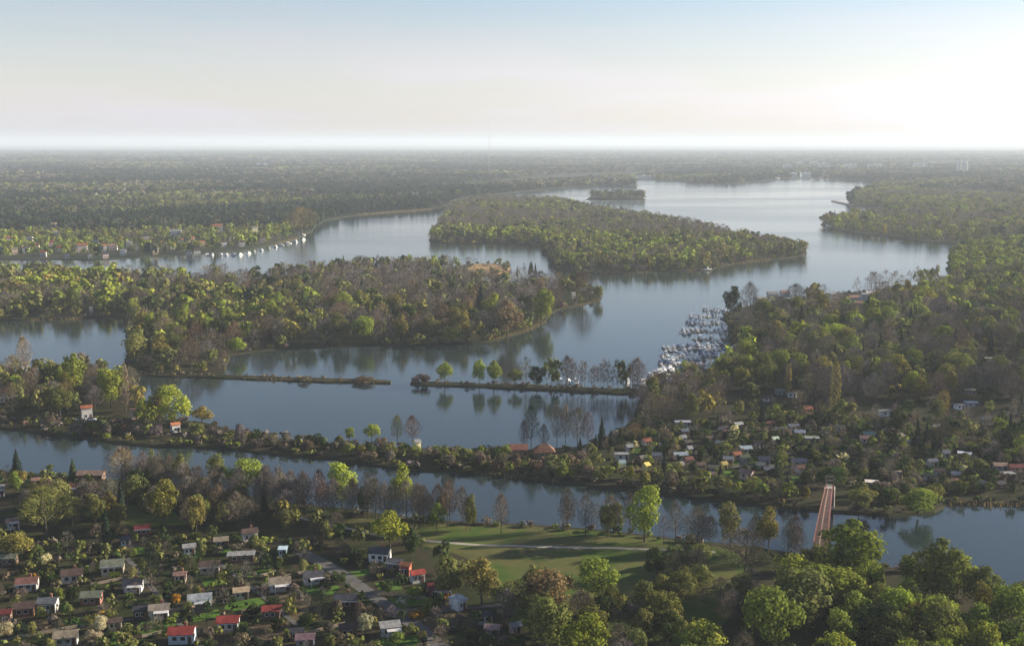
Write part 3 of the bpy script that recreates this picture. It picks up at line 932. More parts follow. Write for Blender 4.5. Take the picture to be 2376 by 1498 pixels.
MIDH = [
    ("house", "white house with red roof standing tall among the peninsula trees at left", 190, 216, 972, RUST, WHITE, dict(h=5.0, ang=28)),
    ("house", "small bright orange and white house at the foot of the round lime tree", 399, 420, 1003, ORANGER, WHITE, dict(h=3.4, ang=35)),
    ("house", "pinkish house half hidden in dark bushes left of the round lime tree", 306, 322, 972, PINKR, (0.55, 0.38, 0.32), dict(h=4, ang=30)),
    ("house", "narrow pale yellow tower like house glowing on the middle bank", 965, 978, 1050, PALER, (0.82, 0.70, 0.40), dict(h=4.2, ang=30, depth=3)),
    ("house", "long house with a dark red brown roof beside the broad orange one", 1178, 1226, 1060, (0.20, 0.085, 0.060), (0.28, 0.16, 0.12), dict(h=3, ang=2)),
    ("house", "house with a broad orange brown hipped roof on the middle bank", 1238, 1290, 1062, (0.19, 0.095, 0.060), (0.20, 0.14, 0.10), dict(h=2.2, ang=4, kind="hip", rise=2.8)),
    ("house", "white and red house cut by the left edge of the picture on the peninsula", -6, 20, 934, RED, WHITE, dict(h=5, ang=25)),
    ("house", "white house among tan bare trees at the upper left of the peninsula", 0, 22, 868, PALER, WHITE, dict(h=4.5, ang=20)),
    ("house", "small white house right of the first one among the tan trees", 52, 70, 866, TANR, WHITE, dict(h=5, ang=28)),
    ("allotment_hut", "pink roofed hut near the bank left of the footbridge", 1712, 1744, 1112, PINKR, (0.60, 0.42, 0.34), dict(ang=-32, h=2.6)),
    ("allotment_hut", "bright yellow hut among the bushes of the middle allotments", 1677, 1690, 1089, (0.30, 0.24, 0.08), YELLOWW, dict(ang=20)),
    ("allotment_hut", "tall narrow yellow hut near the canal bushes", 1500, 1509, 1095, YELLOWW, (0.75, 0.62, 0.25), dict(ang=30, h=4)),
    ("allotment_hut", "pale blue roofed hut with a peach coloured end wall", 1564, 1598, 1067, (0.24, 0.28, 0.31), (0.55, 0.40, 0.28), dict(ang=10)),
    ("allotment_hut", "white long hut at the lower left of the middle allotments", 1426, 1460, 1066, PALER, WHITE, dict(ang=4, kind="flat")),
    ("allotment_hut", "pale turquoise roofed hut beside the canal bushes", 1430, 1452, 1086, (0.25, 0.33, 0.33), GREYW, dict(ang=5)),
    ("allotment_hut", "small white hut under the tan round tree", 1455, 1470, 1048, PALER, WHITE, dict(ang=15)),
    ("allotment_hut", "tiny bright white hut on the far side of the middle allotments", 1582, 1594, 1026, PALER, WHITE, dict(ang=15)),
    ("allotment_hut", "bright white hut above the pale blue roofed one", 1598, 1608, 1052, PALER, WHITE, dict(ang=20)),
    ("allotment_hut", "red roofed hut with a pale gable beside the blossoming tree", 1494, 1514, 1034, RUST, (0.62, 0.48, 0.42), dict(ang=25)),
    ("allotment_hut", "long hut with a white flat roof in the centre of the middle allotments", 1868, 1902, 1028, PALER, GREYW, dict(ang=-4, kind="flat")),
    ("allotment_hut", "pale green roofed hut left of the long flat one", 1794, 1808, 1030, (0.42, 0.50, 0.36), WHITE, dict(ang=10)),
    ("allotment_hut", "orange fronted hut below the tall golden poplar", 1866, 1888, 958, RUST, (0.62, 0.32, 0.10), dict(ang=20)),
    ("allotment_hut", "white fronted hut at the foot of the short golden poplar", 1770, 1792, 932, DBROWN, WHITE, dict(ang=-8)),
    ("allotment_hut", "pale roofed hut behind the short golden poplar", 1800, 1824, 916, PALER, GREYW, dict(ang=0, kind="flat")),
    ("allotment_hut", "grey white hut right of the short golden poplar", 1826, 1848, 922, PALER, (0.6, 0.6, 0.58), dict(ang=-20, kind="flat")),
    ("allotment_hut", "long bright white hut in the dark trees left of the flame shaped poplar", 2040, 2074, 966, PALER, (0.85, 0.84, 0.80), dict(ang=3, kind="flat", h=2.3)),
    ("allotment_hut", "bright white hut right of the flame shaped poplar", 2217, 2240, 950, PALER, (0.85, 0.84, 0.80), dict(ang=4, kind="flat")),
    ("allotment_hut", "blue grey roofed hut behind the bright white one on the right", 2240, 2270, 944, (0.40, 0.45, 0.52), GREYW, dict(ang=-4, kind="flat")),
    ("allotment_hut", "pale green roofed hut in the trees at the right", 2242, 2264, 914, (0.42, 0.46, 0.34), GREYW, dict(ang=4, kind="flat")),
    ("allotment_hut", "long yellowish roofed hut near the upper right of the woods", 2288, 2322, 840, (0.46, 0.45, 0.30), GREYW, dict(ang=-6, kind="flat")),
    ("allotment_hut", "pale hut with a bright end below the yellowish roof", 2328, 2356, 854, PALER, WHITE, dict(ang=4, kind="flat")),
    ("allotment_hut", "turquoise roofed hut in the dark gardens right of the centre lane", 2004, 2030, 1018, (0.07, 0.13, 0.13), GREYW, dict(ang=-12)),
    ("allotment_hut", "pinkish roofed hut just below the turquoise one", 1996, 2020, 1028, PINKR, (0.5, 0.36, 0.3), dict(ang=-8)),
    ("allotment_hut", "grey roofed hut lying askew above the right bank", 2222, 2252, 1064, (0.38, 0.40, 0.46), GREYW, dict(ang=-24, kind="flat")),
    ("allotment_hut", "small pale hut left of the askew grey one", 2188, 2204, 1062, PALER, WHITE, dict(ang=-10)),
    ("allotment_hut", "orange tan roofed hut near the right end of the bank", 2306, 2338, 1092, (0.45, 0.28, 0.18), GREYW, dict(ang=-10)),
    ("allotment_hut", "maroon roofed hut at the right edge of the picture", 2342, 2384, 1096, DRED, (0.4, 0.2, 0.16), dict(ang=4)),
    ("allotment_hut", "pale roofed hut right of the footbridge above the olive bush", 2008, 2038, 1132, (0.55, 0.50, 0.44), BROWNW, dict(ang=-14, kind="flat")),
    ("allotment_hut", "long pale hut near the right bank below the orange tan roof", 2328, 2358, 1112, PALER, BROWNW, dict(ang=8, kind="flat")),
    ("allotment_hut", "grey white hut in the middle of the dark gardens", 1844, 1868, 1014, (0.42, 0.40, 0.44), GREYW, dict(ang=-15)),
    ("allotment_hut", "bluish roofed hut left of the footbridge portal", 1836, 1872, 1082, (0.08, 0.08, 0.12), GREYW, dict(ang=-14)),
    ("allotment_hut", "dark blue roofed hut above the pink roofed one", 1760, 1786, 1078, (0.07, 0.07, 0.10), GREYW, dict(ang=-14)),
    ("allotment_hut", "orange walled hut with small gable above the yellow hut", 1704, 1722, 1066, RUST, (0.60, 0.30, 0.14), dict(ang=15)),
    ("allotment_hut", "pale hut with a blue grey roof beside the orange walled one", 1718, 1746, 1052, (0.32, 0.38, 0.40), WHITE, dict(ang=4)),
    ("allotment_hut", "long grey hut at the water end of the middle allotments", 1566, 1604, 990, (0.30, 0.30, 0.36), GREYW, dict(ang=0, kind="flat")),
    ("house", "white house on the river bank above the marina", 1752, 1776, 708, PALER, WHITE, dict(h=5, ang=14)),
    ("house", "long white roofed house on the river bank right of the marina", 1782, 1808, 694, PALER, (0.6, 0.5, 0.45), dict(h=4, ang=6)),
    ("house", "second long pale house beside the river bank", 1812, 1834, 690, PINKR, WHITE, dict(h=4, ang=8)),
    ("house", "bright white house on the right bank under the bare trees", 1926, 1946, 698, PALER, WHITE, dict(h=5, ang=22)),
    ("house", "pink roofed house of the cluster on the right bank", 1972, 1996, 702, PINKR, (0.62, 0.5, 0.44), dict(h=4, ang=10)),
    ("house", "tall white house of the cluster on the right bank", 1998, 2014, 704, PALER, WHITE, dict(h=7, ang=16)),
    ("house", "light roofed house at the right of the cluster on the right bank", 2010, 2034, 692, (0.5, 0.45, 0.46), WHITE, dict(h=4, ang=6)),
    ("house", "low pink house below the tall white one on the right bank", 1984, 2008, 714, PINKR, WHITE, dict(h=3.5, ang=12)),
    ("house", "small pale house at the right end of the river bank", 2180, 2194, 652, PALER, WHITE, dict(h=4, ang=12)),
    ("house", "cream and tan house at the left end of the waterside village", 28, 42, 590, TANR, (0.62, 0.46, 0.32), dict(h=6, ang=25)),
    ("house", "large white villa with wings in the waterside village", 48, 68, 588, PINKR, (0.72, 0.68, 0.62), dict(h=6, ang=18)),
    ("house", "red roofed house with white gable in the waterside village", 180, 204, 586, RUST, (0.78, 0.62, 0.56), dict(h=8, ang=20)),
    ("house", "bright white waterside house below the red roofed one", 204, 214, 600, PALER, WHITE, dict(h=4, ang=20)),
    ("house", "white house with orange roof right of the red roofed one", 234, 248, 582, ORANGER, WHITE, dict(h=6, ang=25)),
    ("house", "tiny white boathouse at the left of the village shore", 150, 160, 598, PALER, WHITE, dict(h=3.5, ang=20)),
    ("house", "wide pale house at the forest edge above the village", 394, 422, 548, PALER, WHITE, dict(h=6, ang=8)),
    ("house", "tall white house with red roof at the forest edge", 494, 518, 542, RUST, WHITE, dict(h=10, ang=18)),
    ("house", "cream house near the tip of the village", 586, 600, 542, TANR, (0.82, 0.74, 0.50), dict(h=8, ang=24)),
    ("house", "tan flat roofed building above the village", 110, 130, 532, (0.55, 0.42, 0.28), TANW, dict(h=8, ang=6, kind="flat")),
    ("house", "small cream house below the tan flat roofed building", 124, 138, 552, PALER, CREAM, dict(h=7, ang=20)),
    ("house", "low pinkish house in the middle of the village", 252, 272, 580, PINKR, (0.6, 0.46, 0.42), dict(h=5, ang=10)),
    ("house", "pale house with flat roof behind the large white villa", 60, 76, 562, PALER, (0.62, 0.56, 0.52), dict(h=6, ang=6, kind="flat")),
    ("boathouse", "white boathouse with dark roof at the bend of the village shore", 432, 446, 593, SLATE, WHITE, dict(h=4, ang=15)),
    ("boathouse", "second white boathouse with dark roof beside the first", 450, 466, 592, DBROWN, (0.8, 0.74, 0.62), dict(h=5, ang=20)),
    ("house", "pale house front on the wooded island near its inner bay", 735, 752, 726, PALER, (0.6, 0.6, 0.62), dict(h=4, ang=20)),
    ("house", "grey cottage among dark conifers on the wooded island", 716, 730, 738, SLATE, (0.5, 0.5, 0.55), dict(h=4, ang=20)),
    ("house", "tiny bright hut near the tip of the wooded island", 1326, 1336, 692, PALER, WHITE, dict(h=4, ang=25)),
    ("house", "small pale hut in the gap of the wooded island trees", 208, 215, 728, PALER, WHITE, dict(h=4, ang=20)),
]
for nm, lb, x0, x1, yb, rf, wl_, kw in MIDH:
    kw = dict(kw)
    if yb < 720:
        kw.setdefault("windows", 2)
    else:
        kw.setdefault("windows", 1)
    if nm == "allotment_hut":
        kw["h"] = min(kw.get("h", 2.0), 2.6)
        kw.setdefault("depth", 2.8)
    gp = {"house": "houses among the trees", "boathouse": "boathouses on the village shore", "allotment_hut": "huts of the middle allotment gardens"}[nm]
    house(nm, lb, x0, x1, yb, rf, wl_, group=gp, cat="hut" if nm == "allotment_hut" else nm, **kw)

# the rest of the waterside village and of the middle allotments: each with its own colours and place
WN = {"white": (0.74, 0.72, 0.68), "cream": (0.66, 0.58, 0.42), "grey": (0.40, 0.40, 0.40), "pinkish": (0.58, 0.42, 0.38), "tan": (0.48, 0.38, 0.26)}
RN = {"red": RED, "dark": SLATE, "grey": (0.2, 0.2, 0.2), "orange": ORANGER, "brown": DBROWN}
spots = [(20, 556), (84, 572), (100, 590), (118, 566), (140, 578), (162, 560), (176, 574), (222, 560), (246, 594), (268, 560), (286, 586), (300, 566), (322, 574), (340, 556), (362, 584), (380, 566), (402, 572), (420, 560), (446, 556), (470, 566), (520, 566), (540, 552), (562, 566), (610, 556), (634, 550)]
for (px_, py), (wn_, rn_) in zip(spots, [(a, b) for b in RN for a in WN]):
    house("house", f"small {wn_} house with {rn_} roof among the trees of the waterside village", px_ - 7, px_ + 7, py + 6, RN[rn_], WN[wn_], h=5, ang=rnd.uniform(4, 28), windows=2, group="houses among the trees", cat="house")
HN = {"white": (0.26, 0.26, 0.25), "grey": (0.13, 0.13, 0.135), "dull red": (0.11, 0.045, 0.035), "brown": DBROWN, "moss green": (0.06, 0.075, 0.045), "blue grey": (0.10, 0.115, 0.14), "tan": (0.15, 0.125, 0.09), "black": (0.03, 0.03, 0.034)}
for (an, x0_, x1_, y0_, y1_) in (("near left", 1430, 1640, 1058, 1098), ("near middle", 1650, 1860, 1068, 1112), ("near right", 2030, 2360, 1080, 1140), ("far left", 1520, 1700, 1000, 1046), ("far middle", 1710, 1960, 984, 1048), ("far right", 1990, 2360, 975, 1060)):
    for rn_ in HN:
        for _try in range(30):
            px_, py = rnd.uniform(x0_, x1_), rnd.uniform(y0_, y1_)
            q = at(px_, py)
            if all((q[0] - k[0]) ** 2 + (q[1] - k[1]) ** 2 > (k[2] + 3.2) ** 2 for k in KEEP):
                break
        w2 = rnd.uniform(9, 13)
        house("allotment_hut", f"small {rn_} roofed hut in the {an} of the middle allotment gardens", px_ - w2, px_ + w2, py, HN[rn_], rnd.choice((WHITE, GREYW, BROWNW, BROWNW, TANW)), h=2.0, depth=2.6, ang=rnd.uniform(-25, 30), windows=1, group="huts of the middle allotment gardens", cat="hut")
        KEEP[-1] = (*KEEP[-1], 0)
for k in range(26):
    px_, py = rnd.uniform(1440, 2340), rnd.uniform(985, 1120)
    w2, h2 = rnd.uniform(14, 30), rnd.uniform(3, 7)
    sheet("garden_lawn" if k % 3 else "garden_plot", roughen(P([(px_ - w2, py - h2), (px_ + w2 * .8, py - h2 * 1.1), (px_ + w2, py + h2), (px_ - w2 * .9, py + h2)]), 3, .12), LAND_Z + .02 + k * .0006, M_LAWN if k % 3 else M_SOIL)

# distant town beyond the lake
TOWN = [(1816, 1836, 394, 14, "low white block at the left end of the distant town"), (1848, 1862, 388, 14, "small white block of the distant town, second from the left"), (1878, 1898, 387, 14, "white block of the distant town behind the cream one"),
        (1898, 1924, 393, 16, "cream white long block of the distant town in the middle"), (1958, 1988, 394, 22, "beige broad block of the distant town"), (2012, 2048, 391, 12, "long grey block of the distant town right of the beige one"),
        (2118, 2142, 392, 14, "low pale block beside the white tower of the distant town"), (2142, 2151, 394, 42, "slender white tower block of the distant town"),
        (2220, 2227, 401, 42, "first slab of the cream high rise group in the distant town"), (2229, 2234, 401, 38, "second slab of the cream high rise group in the distant town"), (2236, 2241, 402, 36, "third slab of the cream high rise group in the distant town"), (2242, 2249, 401, 44, "tallest slab of the cream high rise group in the distant town"),
        (594, 606, 388, 10, "left one of two pale halls in the far left forest"), (610, 622, 388, 10, "right one of two pale halls in the far left forest"),
        (1834, 1848, 412, 9, "white waterside hall left on the far lake shore"), (1857, 1880, 412, 9, "white waterside hall right on the far lake shore"), (1476, 1512, 415, 6, "low pale quay shed at the far lake corner")]
for x0, x1, yb, h, lb in TOWN:
    s = scale_at(yb)
    x, y = at((x0 + x1) / 2, yb)
    L = (x1 - x0) / s
    D = min(L, 14)
    h *= 1.1 if h > 20 else 1.7
    KEEP.append((x, y, L * .6 + 6))
    t = tag(empty("apartment_block" if h > 20 else "town_building", (x, y, LAND_Z), R(14)), lb, "building", "buildings of the distant town")
    wc = (0.80, 0.76, 0.66) if h > 20 else (0.86, 0.85, 0.82)
    b = MB().box(-L / 2, L / 2, -D / 2, D / 2, 0, h)
    b.build("wall", wall_mat(wc), t)
    rf = MB().box(-L / 2 - .3, L / 2 + .3, -D / 2 - .3, D / 2 + .3, h + .01, h + .6).build("roof", roof_mat((0.6, 0.6, 0.6)), t)
    MB().box(-2, 2, -2, 2, h + .6, h + 3.2).build("lift_house", wall_mat(wc), rf)
    for k in range(max(1, int(h / 3.2))):
        MB().box(-L / 2 + .8, L / 2 - .8, -D / 2 - .06, -D / 2 + .1, 1.0 + k * 3.1, 2.3 + k * 3.1).build("window_band", M_PANE, t)

# radio mast on the horizon
x, y = at(1135, 404)
t = tag(empty("radio_mast", (x, y, LAND_Z)), "tall thin lattice radio mast rising faintly above the horizon", "mast")
hm = 196.0
M_STEEL = plain("mast_steel", (0.42, 0.40, 0.40), 0.6)
m = MB()
for k in range(3):
    a = k * 2.094
    m.tube((math.cos(a) * 2.2, math.sin(a) * 2.2, 0), (math.cos(a) * 1.0, math.sin(a) * 1.0, hm - 30), 0.22, 0.16, 4)
m.build("leg_frame", M_STEEL, t)
m = MB()
for k in range(18):
    z0, z1 = k * 9.2, (k + 1) * 9.2
    for j in range(3):
        a0, a1 = j * 2.094, (j + 1) * 2.094
        r0, r1 = 2.2 - 1.2 * z0 / (hm - 30), 2.2 - 1.2 * z1 / (hm - 30)
        m.tube((math.cos(a0) * r0, math.sin(a0) * r0, z0), (math.cos(a1) * r1, math.sin(a1) * r1, z1), 0.09, 0.09, 3)
m.build("lattice", M_STEEL, t)
MB().tube((0, 0, hm - 31), (0, 0, hm), 0.5, 0.3, 6).build("antenna", M_STEEL, t)

# ------------------------------------------------------------------ footbridge over the canal
p0, p1 = Vector(at(1902, 1294, 0)), Vector(at(1922, 1184, 0))
dv = p1 - p0
Lb = dv.length
br = tag(empty("footbridge", (p0.x, p0.y, 0), math.atan2(dv.y, dv.x)), "narrow red and beige arched footbridge with lattice sides crossing the canal", "bridge")
M_DECK = plain("bridge_deck", (0.11, 0.062, 0.052), 0.8, 0.3, 0.6)
M_REDP = plain("bridge_red_paint", (0.24, 0.05, 0.045), 0.55)
M_BEIGE = plain("bridge_beige_paint", (0.27, 0.125, 0.085), 0.6)
M_GREYP = plain("bridge_grey_steel", (0.13, 0.10, 0.09), 0.6)
M_DARKC = plain("bridge_dark_concrete", (0.08, 0.075, 0.065), 0.9, 0.4, 0.8)  # darker concrete tone given to the near abutment and stairs only
M_CONC = plain("bridge_concrete", (0.32, 0.30, 0.27), 0.9, 0.35, 0.8)


def dz(t):
    return 3.4 + 4.2 * t + 1.3 * math.sin(math.pi * t)


N = 26


def hwt(t):
    return 1.95 - 1.0 * t


m, rails = MB(), {}
for i in range(N):
    a, b = i / N, (i + 1) / N
    m.beam((a * Lb, 0, dz(a)), (b * Lb - .06, 0, dz(b)), 2 * hwt((a + b) / 2) - .4, 0.16)
m.build("deck", M_DECK, br)
m = MB()
for i in range(N):
    m.beam((i / N * Lb, .35, dz(i / N) + .1), ((i + 1) / N * Lb, .35, dz((i + 1) / N) + .1), .40, .05)
m.build("pale_strip", plain("bridge_pale_strip", (0.36, 0.24, 0.17), 0.7), br)  # narrow pale strip added along the deck, left of its middle
for sg, mat in ((1, M_BEIGE), (-1, M_REDP)):
    lo, up, web = MB(), MB(), MB()
    for i in range(N):
        a, b = i / N, (i + 1) / N
        A0, B0 = (a * Lb, sg * hwt(a), dz(a) - .25), (b * Lb, sg * hwt(b), dz(b) - .25)
        A1, B1 = (a * Lb, sg * hwt(a), dz(a) + 1.35), (b * Lb, sg * hwt(b), dz(b) + 1.35)
        lo.beam(A0, B0, .28, .42)
        up.beam(A1, B1, .30, .24)
        web.beam(A0, A1, .12, .12)
        web.beam(A0, B1, .10, .10)
    g_ = lo.build("girder", mat, br)
    up.build("handrail", M_BEIGE, g_)
    web.build("lattice", mat, g_)
for t_, nm in ((0.985, "portal"),):
    z = dz(t_)
    pm = MB()
    for sg in (-1, 1):
        pm.box(t_ * Lb - .25, t_ * Lb + .25, sg * 1.25 - .2, sg * 1.25 + .2, z - 5.5, z + 4.4)
    pm.box(t_ * Lb - .24, t_ * Lb + .24, -1.45, 1.45, z + 3.8, z + 4.45)
    pm.box(t_ * Lb - .2, t_ * Lb + .2, -1.04, 1.04, z + 2.7, z + 3.0)
    pm.build(nm, M_GREYP, br)
for t_ in (0.0, 1.0):
    e = -1 if t_ == 0 else 1
    n = 16
    MB().box(t_ * Lb + min(0.3 * e, 4.0 * e), t_ * Lb + max(0.3 * e, 4.0 * e), -1.7, 1.7, -0.5, dz(t_) - .3).build("abutment", M_CONC if t_ else M_DARKC, br)
    m = MB()
    for k in range(n):
        z = (dz(t_) - .3) * (1 - (k + 1) / n)
        xx = t_ * Lb + e * (4.05 + k * 0.36)
        m.box(min(xx, xx + e * .4), max(xx, xx + e * .4), -1.2, 1.2, z + .55, z + .80)
    m.build("stairs", M_CONC if t_ else M_DARKC, br)
KEEP.append((p1.x, p1.y, 6))
KEEP.append((p0.x, p0.y, 3))

# ------------------------------------------------------------------ marina and boats
M_HULL = {c: plain("boat_hull_" + c, v, 0.35, 0.12, 0.8, 0.5) for c, v in
          {"white": (0.60, 0.60, 0.59), "blue": (0.05, 0.09, 0.20), "cream": (0.72, 0.66, 0.52), "grey": (0.40, 0.42, 0.44), "dark": (0.06, 0.06, 0.07)}.items()}
M_WOOD = plain("jetty_wood", (0.20, 0.17, 0.14), 0.9, 0.4, 1.0)
M_TARP = plain("boat_cover", (0.08, 0.11, 0.20), 0.8)


def boat_parts(L, B, hullc, style):
    """Meshes of one boat: pointed hull, cabin with windows, mast or canopy."""
    v, f = [], []
    st = [(-0.5, 0.80, 0.80), (-0.2, 1.0, 0.80), (0.15, 0.95, 0.86), (0.35, 0.62, 0.96), (0.5, 0.03, 1.08)]
    for x, w, z in st:
        v += [(x * L, -w * B / 2, z), (x * L, -w * B * 0.36, -0.25), (x * L, w * B * 0.36, -0.25), (x * L, w * B / 2, z)]
    for i in range(len(st) - 1):
        a, b = i * 4, i * 4 + 4
        f += [(a + k, b + k, b + k + 1, a + k + 1) for k in range(3)] + [(a + 3, b + 3, b, a)]
    f += [(0, 1, 2, 3), (16, 19, 18, 17)]
    hull = bpy.data.meshes.new("boat_hull")
    hull.from_pydata(v, [], f)
    hull.materials.append(M_HULL[hullc])
    c = MB()
    if style == "sail":
        c.add([(-.15 * L, -.28 * B, .8), (.22 * L, -.22 * B, .8), (.22 * L, .22 * B, .8), (-.15 * L, .28 * B, .8), (-.12 * L, -.2 * B, 1.3), (.16 * L, -.15 * B, 1.15), (.16 * L, .15 * B, 1.15), (-.12 * L, .2 * B, 1.3)],
              [(0, 1, 5, 4), (1, 2, 6, 5), (2, 3, 7, 6), (3, 0, 4, 7), (4, 5, 6, 7)])
    else:
        hgt = 1.9 if style == "cabin" else 1.35
        c.add([(-.32 * L, -.36 * B, .8), (.25 * L, -.30 * B, .85), (.25 * L, .30 * B, .85), (-.32 * L, .36 * B, .8), (-.30 * L, -.30 * B, .8 + hgt), (.08 * L, -.26 * B, .8 + hgt), (.08 * L, .26 * B, .8 + hgt), (-.30 * L, .30 * B, .8 + hgt)],
              [(0, 1, 5, 4), (1, 2, 6, 5), (2, 3, 7, 6), (3, 0, 4, 7), (4, 5, 6, 7)])
    cab = c.mesh("boat_cabin")
    cab.materials.append(M_TARP if style == "cover" else M_HULL["white"])
    w = MB()
    if style == "sail":
        w.tube((.05 * L, 0, .8), (.05 * L, 0, L * 1.15), .07, .04, 4).tube((.05 * L, 0, 1.7), (-.4 * L, 0, 1.75), .10, .08, 4)
        nm, mt = "mast", M_STEEL
    else:
        w.add([(.14 * L, -.25 * B, 1.6), (.14 * L, .25 * B, 1.6), (.098 * L, .24 * B, .75 + hgt), (.098 * L, -.24 * B, .75 + hgt)], [(0, 1, 2, 3)])
        for sg in (-1, 1):
            w.box(-.24 * L, -.02 * L, sg * .345 * B - .03, sg * .345 * B + .03, 1.15, 1.15 + hgt * .35)
        nm, mt = "window", M_PANE
    wm = w.mesh("boat_" + nm)
    wm.materials.append(mt)
    return hull, cab, nm, wm


BOATS = {}
for hc in ("white", "cream", "blue", "grey", "dark"):
    for stl in ("cabin", "low", "cover", "sail"):
        BOATS[hc, stl] = boat_parts(8.0, 2.7, hc, stl)


def boat(x, y, rz, hc, stl, label, group, k=1.0):
    hull, cab, nm, wm = BOATS[hc, stl]
    t = tag(empty("sailing_boat" if stl == "sail" else "motor_boat", (x, y, 0.0), rz), label, "boat", group)
    t.scale = (k, k, k)
    for n_, me in (("hull", hull), ("cabin", cab), (nm, wm)):
        o = bpy.data.objects.new(n_, me)
        COL.objects.link(o)
        o.parent = t


JET = [((1630, 721), (1688, 722), "farthest", 7), ((1598, 735), (1690, 737), "second farthest", 9), ((1590, 751), (1690, 752), "third", 10), ((1576, 772), (1692, 769), "fourth", 11), ((1612, 791), (1694, 788), "third nearest", 6),
       ((1542, 812), (1702, 806), "second nearest", 14), ((1534, 829), (1712, 829), "nearest", 18), ((1530, 848), (1648, 847), "innermost", 11)]
PILE = MB().tube((0, 0, -.6), (0, 0, 1.5), .12, .12, 5).mesh("pile")
PILE.materials.append(M_WOOD)
CW = {"white": "white", "cream": "cream", "blue": "dark blue", "grey": "grey", "dark": "dark hulled"}
SW = {"cabin": "tall motor boat", "low": "low motor boat", "cover": "boat under a blue cover", "sail": "sailing boat with bare mast"}
for a, b, nm, nb in JET:
    A, B = Vector(at(*a, 0)), Vector(at(*b, 0))
    d = (B - A)
    ang = math.atan2(d.y, d.x)
    t = tag(empty("jetty", (A.x, A.y, 0), ang), f"wooden jetty lined with boats, {nm} of the eight in the marina", "jetty", "jetties of the marina")
    MB().box(0, d.length, -.8, .8, .45, .6).build("deck", M_WOOD, t)
    for k in range(int(d.length / 6) + 1):
        for sg in (-1, 1):
            o = bpy.data.objects.new("pile", PILE)
            COL.objects.link(o)
            o.parent = t
            o.location = (k * 6 + .3, sg * .95, 0)
    n = Vector((-d.y, d.x)).normalized()
    for sg in (-1, 1):
        for k in range(nb):
            if rnd.random() < 0.22:
                continue
            hc = rnd.choices(("white", "cream", "blue", "grey", "dark"), (42, 10, 16, 16, 16) if 'near' in nm else (24, 4, 22, 26, 24))[0]
            stl = rnd.choices(("cabin", "low", "cover", "sail"), (35, 34, 11, 20))[0]
            p = A + d * ((k + .5) / nb) + n * sg * 5.3
            boat(p.x + rnd.uniform(-.3, .3), p.y, ang + sg * math.pi / 2 + math.pi + rnd.uniform(-.08, .08), hc, stl,
                 f"{CW[hc]} {SW[stl]} on the {'near' if sg < 0 else 'far'} side of {nm} marina jetty", f"boats at the {nm} marina jetty", rnd.uniform(.6, 1.0))
for i in range(16):
    x, y = at(1484 + i * 5.2 + rnd.uniform(-3, 3), 893 - i * 2.3 + rnd.uniform(-7, 1), 0)
    boat(x, y, rnd.uniform(0, 6.28), "white", rnd.choice(("cabin", "low", "sail")), "white boat in the reedy corner between the causeway and the marina", "boats in the reedy corner of the marina", .9)
for px_, lb in ((1300, "white boat moored behind the causeway, left of three"), (1318, "white boat moored behind the causeway, middle of three"), (1337, "white boat moored behind the causeway, right of three"), (1455, "white boat behind the bare trees at the end of the causeway")):
    x, y = at(px_, 889, 0)
    boat(x, y, rnd.uniform(1, 2), "white", "cabin", lb, "boats behind the causeway", 1.0)
for i in range(15):
    t_ = i / 14
    px_, py = 480 + 222 * t_, 590 - 34 * max(0, (t_ - .35) / .65) ** 1.1 - 2 * t_
    x, y = at(px_ + rnd.uniform(-3, 3), py + 3, 0)
    boat(x, y, rnd.uniform(0, 3), "white", rnd.choice(("cabin", "low")), "white boat moored along the village shore" if i < 6 else "white boat in the row at the tip of the village", "boats along the village shore", 0.95)
for px_, py, lb in ((1288, 588, "small white boat off the near point of the lake island"), (1922, 527, "white boat at the tip of the right hand headland"), (1930, 522, "second white boat at the tip of the right hand headland"),                     (1776, 416, "white ship at the left on the far lake shore"), (1792, 415, "white ship beside the first on the far lake shore"), (1802, 415, "third white ship on the far lake shore"), (1640, 627, "white boat under the island trees near its right end"), (700, 546, "bright white yacht ending the village row")):
    x, y = at(px_, py, 0)
    boat(x, y, 0.4, "white", "cabin", lb, None, 1.3 if py > 430 else 3.0)
A, B = Vector(at(1932, 467, 0)), Vector(at(1976, 478, 0))
d = B - A
t = tag(empty("jetty", (A.x, A.y, 0), math.atan2(d.y, d.x)), "long thin jetty jutting from the wooded point into the far lake", "jetty")
MB().box(0, d.length, -3, 3, .2, 1.6).build("deck", M_WOOD, t)
for k in range(int(d.length / 12)):
    o = bpy.data.objects.new("pile", PILE)
    COL.objects.link(o)
    o.parent, o.location, o.scale = t, (k * 12, 3.2, 0), (3, 3, 2)

